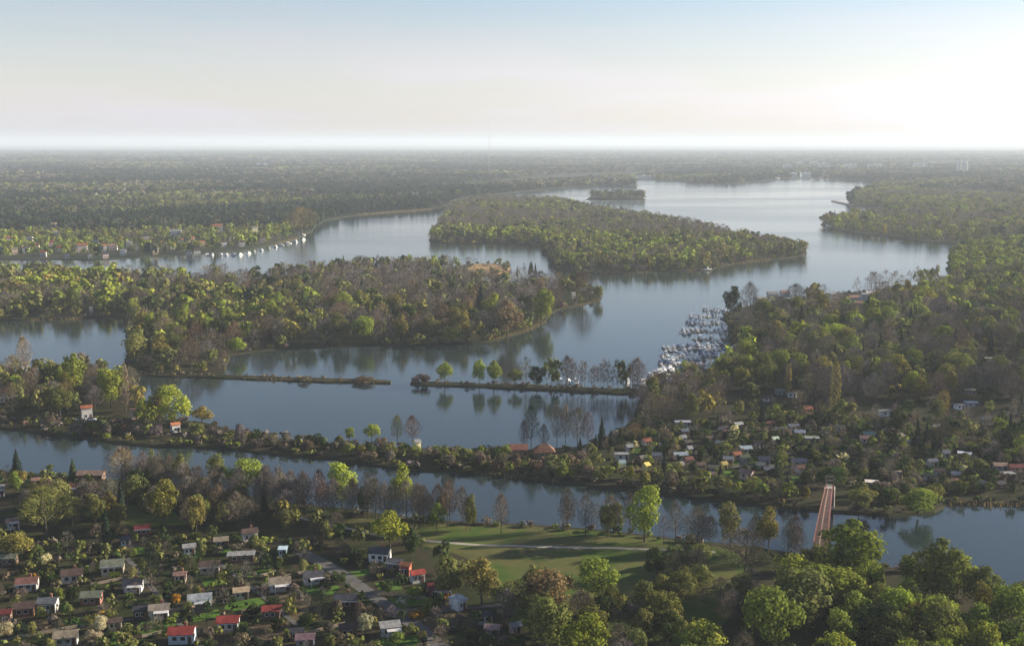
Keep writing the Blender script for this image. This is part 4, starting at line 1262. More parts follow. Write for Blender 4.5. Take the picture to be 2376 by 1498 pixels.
# two parked cars on the peninsula road
M_CARW = plain("car_paint", (0.80, 0.80, 0.78), 0.3, 0.05, 1, 0.5)
M_TYRE = plain("tyre", (0.02, 0.02, 0.02), 0.9)
for px_, py, lb in ((187, 975, "white car parked below the white house with red roof"), (212, 975, "white car parked right of the other one below the red roof")):
    x, y = at(px_, py)
    t = tag(empty("parked_car", (x, y, LAND_Z), 0.2), lb, "car", "cars parked on the peninsula")
    MB().add([(-2.1, -.85, .3), (2.1, -.85, .3), (2.1, .85, .3), (-2.1, .85, .3), (-2.1, -.85, .85), (2.05, -.82, .75), (2.05, .82, .75), (-2.1, .85, .85)],
             [(0, 1, 5, 4), (1, 2, 6, 5), (2, 3, 7, 6), (3, 0, 4, 7), (4, 5, 6, 7), (3, 2, 1, 0)]).build("body", M_CARW, t)
    MB().add([(-1.7, -.78, .83), (1.0, -.76, .80), (1.0, .76, .80), (-1.7, .78, .83), (-1.3, -.62, 1.42), (.3, -.62, 1.42), (.3, .62, 1.42), (-1.3, .62, 1.42)],
             [(0, 1, 5, 4), (1, 2, 6, 5), (2, 3, 7, 6), (3, 0, 4, 7), (4, 5, 6, 7)]).build("cabin", M_PANE, t)
    for wx in (-1.35, 1.3):
        for sy in (-1, 1):
            MB().tube((wx, sy * .66, .32), (wx, sy * .9, .32), .32, .32, 10).build("wheel", M_TYRE, t)
    KEEP.append((x, y, 4))

# garden fences
M_FENCE = plain("fence_wood", (0.30, 0.24, 0.18), 0.9, 0.4, 1.0)
for a, b, lb in (((640, 1346), (705, 1330), "pale wooden fence along the lane above the beige roofed cabin"), ((905, 1424), (1075, 1408), "long low fence along the lane to the white cube hut"), ((395, 1420), (500, 1398), "wooden fence behind the glazed veranda cabin"),
                 ((40, 1482), (180, 1456), "pinkish fence beside the lane at the lower left"), ((600, 1340), (640, 1330), "short fence behind the brown lawn left of the lane"), ((560, 1422), (655, 1404), "fence between the green lawn and the upper red roof"), ((455, 1470), (565, 1470), "fence below the middle red roofed cabin"), ((330, 1480), (420, 1460), "fence along the lawn left of the lower red roof"),
                 ((870, 1376), (990, 1392), "low fence along the lawn below the maroon roof"), ((210, 1360), (300, 1342), "fence in front of the cream cabin with brown frames"),
                 ((705, 1474), (800, 1450), "reddish fence left of the cream blossoming tree")):
    A, B = Vector(at(*a)), Vector(at(*b))
    d = B - A
    t = tag(empty("garden_fence", (A.x, A.y, LAND_Z), math.atan2(d.y, d.x)), lb, "fence", "fences of the near allotment gardens")
    nP = max(2, int(d.length / 2.4))
    for k in range(nP + 1):
        MB().box(k * d.length / nP - .05, k * d.length / nP + .05, -.05, .05, 0, 1.15).build("post", M_FENCE, t)
    for z in (.25, .55, .85):
        MB().box(0, d.length, -.09, -.055, z, z + .2).build("rail", M_FENCE, t)

# ------------------------------------------------------------------ trees one can point at
HAND = [
    (1952, 1364, 160, 185, "leafy_tree", "green", "largest bright green tree, beside the near end of the footbridge"),
    (1893, 1322, 62, 70, "leafy_tree", "olive", "olive tree hiding the near steps of the footbridge"),
    (2165, 1412, 165, 150, "leafy_tree", "olive", "broad olive tree right of the big bright green one, against the water"),
    (1868, 1470, 160, 165, "leafy_tree", "olive", "broad brownish olive tree below the footbridge and the big green tree"),
    (1792, 1530, 180, 130, "leafy_tree", "green", "tall green tree with orange top lit from the right, left of the broad olive one"),
    (2105, 1440, 110, 80, "leafy_tree", "lime", "pale green tree right of the broad brownish olive one"),
    (2282, 1460, 110, 60, "leafy_tree", "gold", "golden tree standing near the right edge of the bottom wood"),
    (2348, 1478, 130, 100, "leafy_tree", "green", "green tree cut by the right edge of the picture"),
    (1642, 1560, 125, 140, "leafy_tree", "lime", "round lime tree cut by the bottom edge right of the footpath"),
    (1388, 1398, 108, 96, "leafy_tree", "lime", "yellow green tree in the middle of the meadow"),
    (1280, 1420, 105, 120, "leafy_tree", "tan", "tan brown tree left of the yellow green one in the meadow"),
    (1365, 1560, 140, 130, "leafy_tree", "lime", "lime tree with a sunlit right side cut by the bottom edge"),
    (1270, 1520, 130, 120, "leafy_tree", "olive", "dark olive tree left of the sunlit lime one at the bottom"),
    (1045, 1385, 105, 90, "leafy_tree", "olive", "olive tree behind the maroon roofed cabin"),
    (1118, 1402, 115, 105, "leafy_tree", "gold", "golden olive tree above the white cube hut"),
    (905, 1278, 100, 88, "leafy_tree", "lime", "round lime tree beside the sunlit white gable"),
    (955, 1300, 80, 55, "leafy_tree", "deep", "deep green tree right of the round lime one"),
    (1495, 1256, 128, 92, "leafy_tree", "lime", "tallest lime tree on the canal bank behind the path"),
    (1014, 1232, 66, 46, "leafy_tree", "green", "small green tree on the meadow edge"),
    (568, 1160, 100, 90, "leafy_tree", "lime", "bright lime tree on the canal bank at left centre"),
    (793, 1178, 108, 76, "leafy_tree", "lime", "lime dome rising from the bare trees on the canal bank"),
    (936, 1190, 122, 66, "leafy_tree", "lime", "slender lime tree among bare trees on the canal bank"),
    (502, 1152, 105, 55, "leafy_tree", "olive", "olive tree left of the bright lime one on the canal bank"),
    (420, 1146, 98, 60, "leafy_tree", "olive", "grey olive tree right of the tan one on the canal bank"),
    (285, 1138, 100, 82, "bare_tree", "tan", "tan brown round tree on the canal bank at left"),
    (456, 1248, 104, 46, "leafy_tree", "gold", "narrow golden tree above the white cabin with the yellow bush"),
    (386, 1222, 110, 84, "leafy_tree", "gold", "brownish gold tree left of the narrow golden one"),
    (108, 1240, 110, 140, "bare_tree", "olive", "wide olive brown tree at the left above the cabins"),
    (36, 1302, 70, 70, "leafy_tree", "gold", "golden olive tree at the left edge below the white walled cabin"),
    (40, 1102, 62, 34, "conifer_tree", "dark", "dark conifer by the canal at the left edge"),
    (170, 1112, 50, 28, "conifer_tree", "deep", "small green conifer by the long boat shed"),
    (35, 1150, 60, 26, "leafy_tree", "green", "narrow green column shaped tree below the dark conifer"),
    (248, 1262, 84, 34, "conifer_tree", "dark", "dark conifer beside the maroon shed"),
    (745, 1452, 86, 66, "bare_tree", "dark", "dark round bush like tree beside the brown plots"),
    (352, 1362, 82, 64, "bare_tree", "dark", "dark purple tree behind the slate roofed cabin"),
    (848, 1470, 54, 46, "leafy_tree", "cream", "cream blossoming tree beside the white cabin on a red base"),
    (232, 1470, 46, 42, "leafy_tree", "cream", "cream blossoming tree beside the small cream cabin"),
    (214, 1500, 40, 46, "leafy_tree", "cream", "pale blossoming tree on the bottom edge at left"),
    (14, 1482, 44, 44, "leafy_tree", "cream", "pale blossoming tree at the lower left corner"),
    (84, 1342, 18, 15, "shrub", "orange", "orange flowering bush behind the brown roofed cabin"),
    (410, 1396, 24, 26, "shrub", "orange", "orange flowering bush beside the grey brown roofed cabin"),
    (417, 1312, 20, 18, "shrub", "yellow", "yellow flowering bush below the small white cabin"),
    (62, 1412, 18, 22, "shrub", "yellow", "yellow flowering bush on the roof line of the dark shed"),
    (240, 1428, 15, 22, "shrub", "yellow", "yellow flowering bush between the shed with white post and the plots"),
    (197, 1330, 20, 22, "shrub", "lime", "yellow green bush right of the long dark brown roof"),
    (1034, 1388, 18, 24, "shrub", "orange", "glowing orange bush in front of the maroon roof"),
    (968, 1434, 20, 40, "shrub", "orange", "brownish orange bush at the junction of the lanes"),
    (1163, 1240, 96, 46, "bare_tree", "rust", "rusty brown bare tree standing at the water left of the meadow"),
    (1695, 1270, 112, 62, "leafy_tree", "olive", "grey olive tree with pale top on the canal bank left of the bridge"),
    (1782, 1284, 116, 66, "leafy_tree", "gold", "yellow olive tree next to the bridge on the canal bank"),
    (1726, 1338, 112, 130, "bare_tree", "brown", "broad dark brown tree at the right end of the gravel path"),
    (405, 992, 96, 84, "leafy_tree", "lime", "round lime tree with a clear trunk on the middle bank"),
    (293, 944, 108, 17, "poplar_tree", "tan", "narrow tan poplar on the peninsula at left"),
    (176, 918, 102, 58, "leafy_tree", "lime", "tall lime tree on the peninsula at left"),
    (258, 946, 92, 72, "leafy_tree", "lime", "broad lime olive tree left of the narrow tan poplar"),
    (58, 872, 90, 44, "bare_tree", "tan", "tall pale tan tree at the upper left of the peninsula"),
    (470, 984, 44, 60, "leafy_tree", "gold", "low golden bush like tree right of the round lime one"),
    (1232, 1044, 104, 46, "bare_tree", "dark", "dark slender tree with spreading sides against the inner water"),
    (1292, 1040, 98, 36, "bare_tree", "mauve", "tall brown bare tree against the inner water, left of the pair"),
    (1340, 1038, 92, 56, "bare_tree", "brown", "wide brown bare tree against the inner water, right of the pair"),
    (1216, 1046, 70, 30, "bare_tree", "mauve", "grey bare tree left of the dark slender one at the inner water"),
    (1262, 1044, 60, 30, "bare_tree", "grey", "low grey bare tree right of the dark slender one at the inner water"),
    (1312, 1040, 100, 34, "bare_tree", "brown", "tall bare tree between the left one and the wide one at the inner water"),
    (1364, 1038, 84, 36, "bare_tree", "mauve", "bare tree right of the wide brown one at the inner water"),
    (1382, 1040, 34, 18, "conifer_tree", "dark", "small dark conifer left of the pointed one at the inner water"),
    (1416, 1036, 40, 22, "conifer_tree", "dark", "small dark conifer right of the pointed one at the inner water"),
    (1346, 1044, 30, 18, "conifer_tree", "dark", "small dark conifer in front of the wide brown bare tree"),
    (1438, 1026, 36, 24, "conifer_tree", "deep", "dark green conifer left of the tan orange round tree"),
    (1396, 1032, 68, 28, "conifer_tree", "dark", "dark pointed conifer at the end of the inner water"),
    (1474, 1026, 44, 60, "bare_tree", "tan", "tan orange round tree at the corner of the middle allotments"),
    (922, 1030, 66, 38, "bare_tree", "olive", "olive bare tree on the middle bank left of its brown twin"),
    (957, 1030, 66, 46, "bare_tree", "rust", "brown bare tree on the middle bank right of its olive twin"),
    (862, 1024, 42, 38, "leafy_tree", "lime", "small lime tree on the middle bank"),
    (811, 1022, 34, 26, "leafy_tree", "lime", "smallest lime tree on the middle bank"),
    (2130, 1196, 66, 110, "leafy_tree", "green", "wide bright bush like tree on the right bank of the canal"),
    (1992, 1184, 50, 60, "leafy_tree", "olive", "olive bush like tree right of the bridge on the far bank"),
    (1925, 1130, 50, 90, "leafy_tree", "deep", "green tree behind the far portal of the footbridge"),
    (1032, 892, 54, 40, "leafy_tree", "lime", "lone lime tree on the causeway"),
    (1112, 892, 60, 38, "leafy_tree", "lime", "left of two lime trees side by side on the causeway"),
    (1146, 894, 60, 46, "leafy_tree", "lime", "right of two lime trees side by side on the causeway"),
    (1194, 897, 44, 34, "leafy_tree", "olive", "small olive tree right of the lime pair on the causeway"),
    (1245, 899, 50, 46, "leafy_tree", "deep", "dark green bush like tree on the causeway"),
    (978, 890, 24, 40, "shrub", "rust", "rusty low bush left of the lone lime tree on the causeway"),
    (705, 883, 12, 30, "shrub", "rust", "small rusty bush on the thin part of the causeway"),
    (846, 885, 12, 60, "shrub", "rust", "low rusty bush near the gap of the causeway"),
    (1828, 918, 78, 16, "poplar_tree", "bright gold", "short golden poplar behind the flat roofed huts"),
    (1936, 962, 130, 25, "poplar_tree", "bright gold", "tallest golden poplar in the middle allotments"),
    (2186, 974, 72, 34, "poplar_tree", "bright gold", "flame shaped golden poplar at the right"),
    (2112, 922, 62, 48, "leafy_tree", "lime", "lime tree with a bright right side in the right woods"),
    (1702, 742, 76, 50, "leafy_tree", "deep", "dark olive tree at the marina point, left of the pair"),
    (1738, 740, 84, 50, "bare_tree", "mauve", "dark bare tree at the marina point, right of the pair"),
    (1588, 872, 34, 40, "leafy_tree", "lime", "lime bush like tree at the near edge of the marina"),
    (426, 775, 62, 38, "leafy_tree", "green", "deep bright green tree on the wooded island at left"),
    (842, 796, 66, 56, "leafy_tree", "lime", "lime tree at the near shore of the wooded island"),
    (1046, 797, 40, 44, "leafy_tree", "lime", "low lime tree at the near shore of the wooded island, right of centre"),
    (308, 744, 50, 38, "leafy_tree", "lime", "lone lime tree above the left bay of the wooded island"),
    (548, 824, 42, 40, "leafy_tree", "lime", "small lime tree at the corner of the left lobe of the wooded island"),
    (1176, 792, 98, 86, "leafy_tree", "tan", "large brownish tree at the right shore of the wooded island"),
    (1256, 752, 84, 62, "leafy_tree", "lime", "lime tree right of the large brownish one on the wooded island"),
    (1146, 748, 70, 60, "leafy_tree", "lime", "lime tree behind the large brownish one on the wooded island"),
    (1352, 700, 70, 66, "bare_tree", "rust", "rusty tree at the right tip of the wooded island"),
    (1386, 697, 36, 30, "leafy_tree", "olive", "low olive tree ending the tip of the wooded island"),
    (1116, 735, 76, 44, "conifer_tree", "dark", "dark pine among lime trees on the wooded island"),
    (700, 545, 62, 90, "bare_tree", "tan", "broad tan tree at the tip of the village"),
]
for px_, py, hp, wp, kd, cl, lb in HAND:
    s = scale_at(py)
    x, y = at(px_, py)
    plant(kd, x, y, hp / s * 1.05, wp / s * (1.22 if kd in ('leafy_tree', 'poplar_tree') else 1.08), tint_of(cl), lb)
    KEEP.append((x, y, wp / s * 0.36) if py < 1000 else (x, y, wp / s * 0.36, 0))
HAND_N = {}
for e in HAND:
    HAND_N[e[4]] = HAND_N.get(e[4], 0) + 1

# ------------------------------------------------------------------ the many trees
def inside(poly, X, Y):
    poly = np.asarray(poly, float)
    c = np.zeros(len(X), bool)
    n = len(poly)
    for i in range(n):
        x0, y0 = poly[i - 1]
        x1, y1 = poly[i]
        if y0 == y1:
            continue
        h = ((y0 > Y) != (y1 > Y)) & (X < (x1 - x0) * (Y - y0) / (y1 - y0) + x0)
        c ^= h
    return c


def field(X, Y, L=55.0):
    """smooth 0..1 value that makes neighbours alike"""
    v = (np.sin(X / L + 1.3 * np.sin(Y / L * .7 + 2)) + np.sin(Y / L * 1.1 + 1.7 * np.sin(X / L * .6)) + np.sin((X + Y) / L * .43 + 4) + .8 * np.sin((X - Y) / L * 1.9))
    return np.clip(v / 5.2 + 0.5, 0, 1)


B_, L_, C_, S_ = "bare_tree", "leafy_tree", "conifer_tree", "shrub"
MIXED = [(B_, "mauve", 2), (B_, "grey", 3), (B_, "brown", 3), (B_, "rust", .4), (C_, "dark", .7), (L_, "deep", 1.6), (L_, "olive", 4), (L_, "gold", 1.0), (L_, "green", 2.2), (L_, "lime", 2.2)]
BARE = [(B_, "mauve", 3), (B_, "grey", 4), (B_, "brown", 3), (B_, "rust", 1), (L_, "olive", .8)]
GREEN = [(B_, "brown", .8), (C_, "dark", .25), (L_, "deep", .6), (L_, "olive", 3.5), (L_, "gold", .6), (L_, "green", 4.5), (L_, "lime", 4)]
BUSHY = [(S_, "mauve", 1), (S_, "brown", 3), (S_, "rust", 1), (S_, "olive", 4), (S_, "gold", .5), (S_, "deep", 1), (S_, "green", .8)]
GARDEN = [(S_, "dark", 1.6), (S_, "brown", 3), (S_, "deep", 3), (S_, "olive", 4), (B_, "brown", 1.0), (B_, "mauve", 1.3), (B_, "dark", 1.2), (L_, "olive", 1.0), (L_, "deep", 1.2), (S_, "green", 2), (S_, "gold", .4), (S_, "cream", .12), (C_, "dark", .35)]
GARDEN2 = [(S_, "dark", 2.4), (S_, "brown", 2.5), (S_, "deep", 3.5), (S_, "olive", 3), (B_, "brown", 1.6), (B_, "mauve", 1.6), (L_, "olive", 1.2), (L_, "deep", 1.2), (S_, "green", 1.2), (S_, "cream", .2), (C_, "dark", .8)]
DARKW = [(B_, "mauve", 1.2), (B_, "grey", 2), (C_, "dark", 1.2), (L_, "deep", 2.5), (L_, "olive", 3), (B_, "brown", 2.5), (L_, "green", .8), (L_, "lime", .35)]
VILLAGE = [(B_, "brown", 1), (L_, "deep", 1.2), (C_, "dark", .8), (L_, "olive", 3), (L_, "gold", .8), (L_, "green", 2), (L_, "lime", 3)]

# name of the place, pixel outline of the ground, spacing, heights, width/height, mix
REG = [
    ("on the canal bank behind the meadow", [(230, 1112), (450, 1138), (700, 1175), (1110, 1213), (1110, 1238), (700, 1204), (560, 1188), (240, 1150)], 4.0, (10, 14.5), .55, BARE),
    ("along the water left of the footbridge", [(1300, 1226), (1460, 1240), (1720, 1268), (1850, 1288), (1850, 1302), (1700, 1290), (1560, 1268), (1320, 1240)], 4.2, (9, 13.5), .55, BARE + [(L_, "olive", 1.2)]),
    ("in the grove above the near allotments", [(40, 1140), (240, 1140), (560, 1160), (700, 1200), (720, 1240), (600, 1240), (420, 1230), (300, 1225), (60, 1235)], 7.0, (7, 12.5), .85, [(B_, "brown", 3), (L_, "olive", 5), (L_, "deep", 1.5), (B_, "grey", 2), (L_, "gold", 1), (C_, "dark", .5)]),
    ("between the cabins and the meadow", [(700, 1222), (880, 1250), (1010, 1270), (1130, 1300), (1130, 1360), (1000, 1350), (960, 1310), (840, 1290), (760, 1265)], 8.0, (4, 9), .85, [(B_, "brown", 2), (L_, "olive", 5), (L_, "deep", 2), (L_, "gold", 1)]),
    ("in the bottom right wood", [(1880, 1335), (2060, 1345), (2200, 1365), (2376, 1420), (2500, 1480), (2500, 1740), (1560, 1740), (1600, 1560), (1700, 1500), (1780, 1420)], 7.4, (8, 13.5), 1.0, GREEN),
    ("in the grove at the bottom centre", [(1190, 1385), (1300, 1375), (1440, 1395), (1540, 1390), (1560, 1460), (1560, 1680), (1260, 1680), (1150, 1500), (1150, 1440)], 6.8, (6, 11), 1.0, [(B_, "brown", 3), (L_, "olive", 5), (L_, "gold", 1), (L_, "deep", 1.5), (B_, "mauve", 1)]),
    ("at the dark edge of the meadow", [(1500, 1312), (1560, 1300), (1700, 1335), (1800, 1345), (1780, 1400), (1680, 1460), (1590, 1430)], 7.5, (5, 10), .95, [(B_, "brown", 3), (L_, "olive", 3), (L_, "deep", 2), (B_, "mauve", 2)]),
    ("in the near allotment gardens", [(-60, 1235), (300, 1240), (560, 1240), (720, 1262), (900, 1310), (1000, 1370), (1180, 1440), (1240, 1560), (-80, 1620)], 4.1, (1.2, 4.4), 1.0, GARDEN),
    ("by the canal at the far left", [(-60, 1095), (0, 1100), (180, 1110), (240, 1120), (240, 1150), (-60, 1160)], 6.5, (3, 8), .9, [(B_, "brown", 2), (L_, "deep", 2), (L_, "olive", 2), (S_, "gold", 1), (C_, "dark", .6)]),
    ("on the left part of the peninsula", [(-60, 872), (0, 874), (200, 882), (300, 895), (335, 945), (380, 978), (380, 990), (200, 975), (-60, 960)], 7.0, (9, 15), .8, [(B_, "brown", 3), (B_, "grey", 2), (L_, "olive", 4), (L_, "gold", 1), (L_, "lime", 1.3), (B_, "tan", .6)]),
    ("on the bushy middle bank", [(-60, 950), (250, 985), (480, 985), (620, 1016), (860, 1040), (1080, 1046), (1200, 1050), (1380, 1040), (1400, 1120), (1250, 1104), (1080, 1088), (850, 1068), (600, 1040), (420, 1027), (250, 1014), (0, 983)], 5.4, (2.5, 6.0), 1.05, BUSHY),
    ("on the canal side of the middle bank", [(1000, 1062), (1250, 1078), (1500, 1105), (1800, 1140), (1900, 1160), (1900, 1174), (1650, 1150), (1400, 1120), (1250, 1104), (1000, 1084)], 5.6, (4, 7.5), .95, [(S_, "brown", 2), (S_, "olive", 3), (L_, "olive", 2), (S_, "rust", 1), (L_, "green", 1.5), (S_, "gold", .8)]),
    ("in the middle allotment gardens", [(1400, 1040), (1500, 990), (1640, 985), (1900, 965), (2200, 990), (2376, 1000), (2480, 1130), (2200, 1150), (2000, 1150), (1880, 1130), (1600, 1100), (1420, 1085)], 4.0, (1.6, 5.6), 1.1, GARDEN2),
    ("on the right bank of the canal", [(1990, 1160), (2200, 1140), (2376, 1130), (2480, 1130), (2480, 1158), (2260, 1158), (2180, 1160), (2100, 1180), (2000, 1178)], 6.5, (3, 7), .95, [(S_, "olive", 3), (B_, "brown", 2), (L_, "deep", 2), (S_, "gold", 1)]),
    ("in the dark gardens at the right", [(1650, 940), (1900, 950), (2150, 960), (2376, 960), (2480, 1060), (2376, 1090), (2150, 1100), (2040, 1060), (1950, 1010), (1700, 1000)], 8.2, (5, 11), .85, DARKW),
    ("in the wood by the inner water", [(1495, 920), (1560, 895), (1640, 880), (1690, 940), (1640, 985), (1500, 990), (1480, 965)], 8.0, (9, 13), .85, [(B_, "brown", 4), (B_, "mauve", 2), (L_, "olive", 2), (L_, "gold", .6)]),
    ("in the woods behind the marina", [(1705, 745), (1800, 715), (1930, 700), (2080, 690), (2200, 665), (2376, 640), (2500, 640), (2500, 965), (2300, 950), (2100, 940), (1900, 950), (1700, 925), (1660, 870), (1720, 840)], 9.2, (8, 18), .95, MIXED),
    ("beside the marina", [(1540, 895), (1640, 868), (1720, 842), (1712, 800), (1698, 735), (1740, 720), (1800, 800), (1760, 900), (1640, 925)], 8.0, (5, 10), .9, MIXED),
    ("on the river bank at the right", [(1950, 684), (2085, 672), (2180, 660), (2180, 668), (2085, 684), (1950, 696)], 11.0, (14, 19), .6, BARE + [(L_, "olive", 2), (C_, "dark", .6)]),
    ("at the narrows on the right", [(2200, 606), (2232, 582), (2300, 570), (2376, 564), (2520, 556), (2520, 650), (2376, 650), (2216, 650)], 9.5, (10, 15), .9, GREEN),
    ("on the causeway", [(1200, 896), (1350, 902), (1490, 909), (1490, 905), (1350, 898), (1200, 892)], 2.6, (10, 16), .55, [(B_, "mauve", 3), (B_, "dark", 2), (B_, "brown", 2), (L_, "olive", 1)]),
    ("low on the causeway", [(300, 870), (520, 873), (900, 885), (900, 883), (520, 869), (300, 862)], 3.4, (.8, 2.2), 1.2, [(S_, "rust", 2), (S_, "brown", 3), (S_, "olive", 1), (S_, "straw", 1)]),
    ("low on the outer causeway", [(960, 888), (1200, 899), (1490, 913), (1490, 903), (1200, 891), (960, 884)], 3.4, (.8, 2.4), 1.2, [(S_, "rust", 2), (S_, "brown", 3), (S_, "deep", 1.5), (S_, "straw", .6)]),
    ("on the left end of the wooded island", [(-80, 738), (160, 732), (285, 730), (300, 690), (300, 654), (0, 642), (-80, 640)], 10.0, (11, 17), 1.0, [(B_, "brown", 2), (B_, "mauve", 1), (L_, "olive", 4), (L_, "gold", 1), (L_, "lime", 4)]),
    ("on the wooded island", [(300, 735), (310, 760), (306, 850), (440, 860), (515, 855), (528, 818), (640, 803), (900, 794), (1130, 786), (1205, 766), (1256, 745), (1285, 714), (1380, 695), (1370, 680), (1220, 668), (1085, 652), (960, 632), (780, 640), (650, 656), (420, 655), (300, 656)], 9.8, (9, 18), .98, [(B_, "mauve", 2.5), (B_, "grey", 3), (B_, "brown", 5), (B_, "rust", 1), (C_, "dark", .35), (L_, "deep", 1), (L_, "olive", 4), (L_, "gold", .8), (L_, "lime", 1.1)]),
    ("on the back edge of the wooded island", [(620, 650), (735, 643), (790, 634), (960, 628), (1060, 622), (1060, 632), (960, 640), (780, 648), (640, 660)], 9.0, (12, 17), .72, [(L_, "deep", 2), (L_, "olive", 3), (B_, "grey", 2), (C_, "dark", .6), (L_, "lime", 1)]),
    ("standing in the shallows behind the island", [(1190, 640), (1215, 630), (1245, 632), (1245, 645), (1200, 650)], 7, (7, 11), .5, [(B_, "grey", 1), (C_, "dark", 1)]),
    ("in the lit wood of the lake island", [(1005, 558), (1260, 565), (1285, 598), (1296, 621), (1450, 630), (1645, 623), (1700, 608), (1860, 590), (1868, 583), (1790, 570), (1700, 555), (1650, 545), (1500, 555), (1300, 545), (1100, 545), (1015, 540)], 10.0, (11, 16), .95, [(B_, "mauve", 1), (B_, "brown", 3), (L_, "deep", 1), (L_, "olive", 5), (L_, "gold", 1), (L_, "green", 1), (L_, "lime", 3)]),
    ("deep in the lake island", [(1015, 540), (1100, 545), (1300, 545), (1500, 555), (1650, 545), (1700, 553), (1600, 527), (1490, 506), (1360, 488), (1300, 470), (1180, 466), (1085, 471), (1045, 488), (1025, 515)], 11.5, (11, 16), 1.0, [(B_, "mauve", 2), (B_, "grey", 4), (B_, "brown", 4), (L_, "olive", 4), (L_, "deep", 1), (L_, "lime", 1)]),
    ("on the islet", [(1362, 463), (1430, 464), (1497, 463), (1492, 458), (1370, 458)], 12, (15, 20), .8, [(B_, "grey", 2), (L_, "deep", 2), (L_, "olive", 2)]),
    ("on the right hand headland", [(1900, 521), (1918, 529), (1960, 539), (2060, 551), (2160, 565), (2240, 565), (2300, 558), (2376, 553), (2520, 548), (2520, 468), (2376, 462), (2200, 452), (2060, 440), (1985, 453), (1975, 480), (2040, 486), (2000, 492)], 12.0, (10, 16), 1.0, MIXED),
    ("in the waterside village", [(-80, 596), (0, 596), (210, 598), (330, 592), (440, 587), (560, 578), (640, 563), (690, 550), (690, 530), (560, 535), (400, 540), (200, 545), (-80, 545)], 12.5, (7, 13), 1.0, VILLAGE),
]
POLY = {"A": WA, "BC": WBC, "E": WE, "F": WF, "S": WS, "D": WD, "D2": WD2, "Far": WFar}
KEEPA = np.array([(k[0], k[1], k[2], 0 if len(k) > 3 else 1) for k in KEEP])
LANES = np.array([at(x, y) for pts in ([(1010, 1256), (1115, 1264), (1200, 1266), (1400, 1270), (1540, 1275), (1660, 1280)], [(740, 1300), (800, 1335), (850, 1370), (900, 1405), (950, 1440)]) for (xa, ya), (xb, yb) in zip(pts, pts[1:]) for k in range(12) for x, y in [(xa + (xb - xa) * k / 12, ya + (yb - ya) * k / 12)]])
REC = []
for where, px, sp, (h0, h1), wf, mix in REG:
    poly = P(px)
    xs, ys = [p[0] for p in poly], [p[1] for p in poly]
    gx, gy = np.meshgrid(np.arange(min(xs), max(xs), sp), np.arange(min(ys), max(ys), sp))
    gx, gy = gx.ravel() + rng.uniform(-.48, .48, gx.size) * sp, gy.ravel() + rng.uniform(-.48, .48, gx.size) * sp
    ok = inside(poly, gx, gy)
    gx, gy = gx[ok], gy[ok]
    land = np.zeros(len(gx), bool)
    for p in POLY.values():
        land |= inside(p, gx, gy)
    if "shallows" in where:
        land[:] = True
    gx, gy = gx[land], gy[land]
    w = np.array([m_[2] for m_ in mix], float)
    cum = np.cumsum(w) / w.sum()
    mixu = 0.35 if "garden" not in where else 0.15
    u = mixu * field(gx, gy) ** 1.0 + (1 - mixu) * rng.uniform(0, 1, len(gx))
    u = np.argsort(np.argsort(u)) / max(len(u), 1)
    idx = np.searchsorted(cum, u, side="right").clip(0, len(mix) - 1)
    for x, y, i in zip(gx, gy, idx):
        kd, cl, _ = mix[i]
        h = rnd.uniform(h0, h1)
        w_ = h * wf * rnd.uniform(.8, 1.2)
        if kd == C_:
            h, w_ = h * 1.1, h * .42
        if kd in (B_, L_) and h < 4:
            h = rnd.uniform(3.2, 6.2)
            w_ = h * .8
        small = h < 5
        if len(KEEPA):
            dd = np.hypot(KEEPA[:, 0] - x, KEEPA[:, 1] - y) - KEEPA[:, 2]
            if (dd + KEEPA[:, 2] * (.30 if h < 4.2 else 0) * KEEPA[:, 3] < w_ * .35).any():
                continue
            if not small:
                # do not hide a house or a marked tree completely: keep the spot just in front of it clear
                fr = (KEEPA[:, 3] > 0) & (KEEPA[:, 1] > y) & (KEEPA[:, 1] - y < np.maximum(h - 1.5, 0) * KEEPA[:, 1] / CAM_H * .8) & (np.abs(KEEPA[:, 0] - x * KEEPA[:, 1] / max(y, 1)) < KEEPA[:, 2] * .9)
                if fr.any() and rnd.random() < .92:
                    continue
        if where in ("in the near allotment gardens", "between the cabins and the meadow", "on the canal bank behind the meadow") and (np.hypot(LANES[:, 0] - x, LANES[:, 1] - y) < 2.2 + w_ * .3).any():
            continue
        REC.append((kd, x, y, h, w_, cl, where))

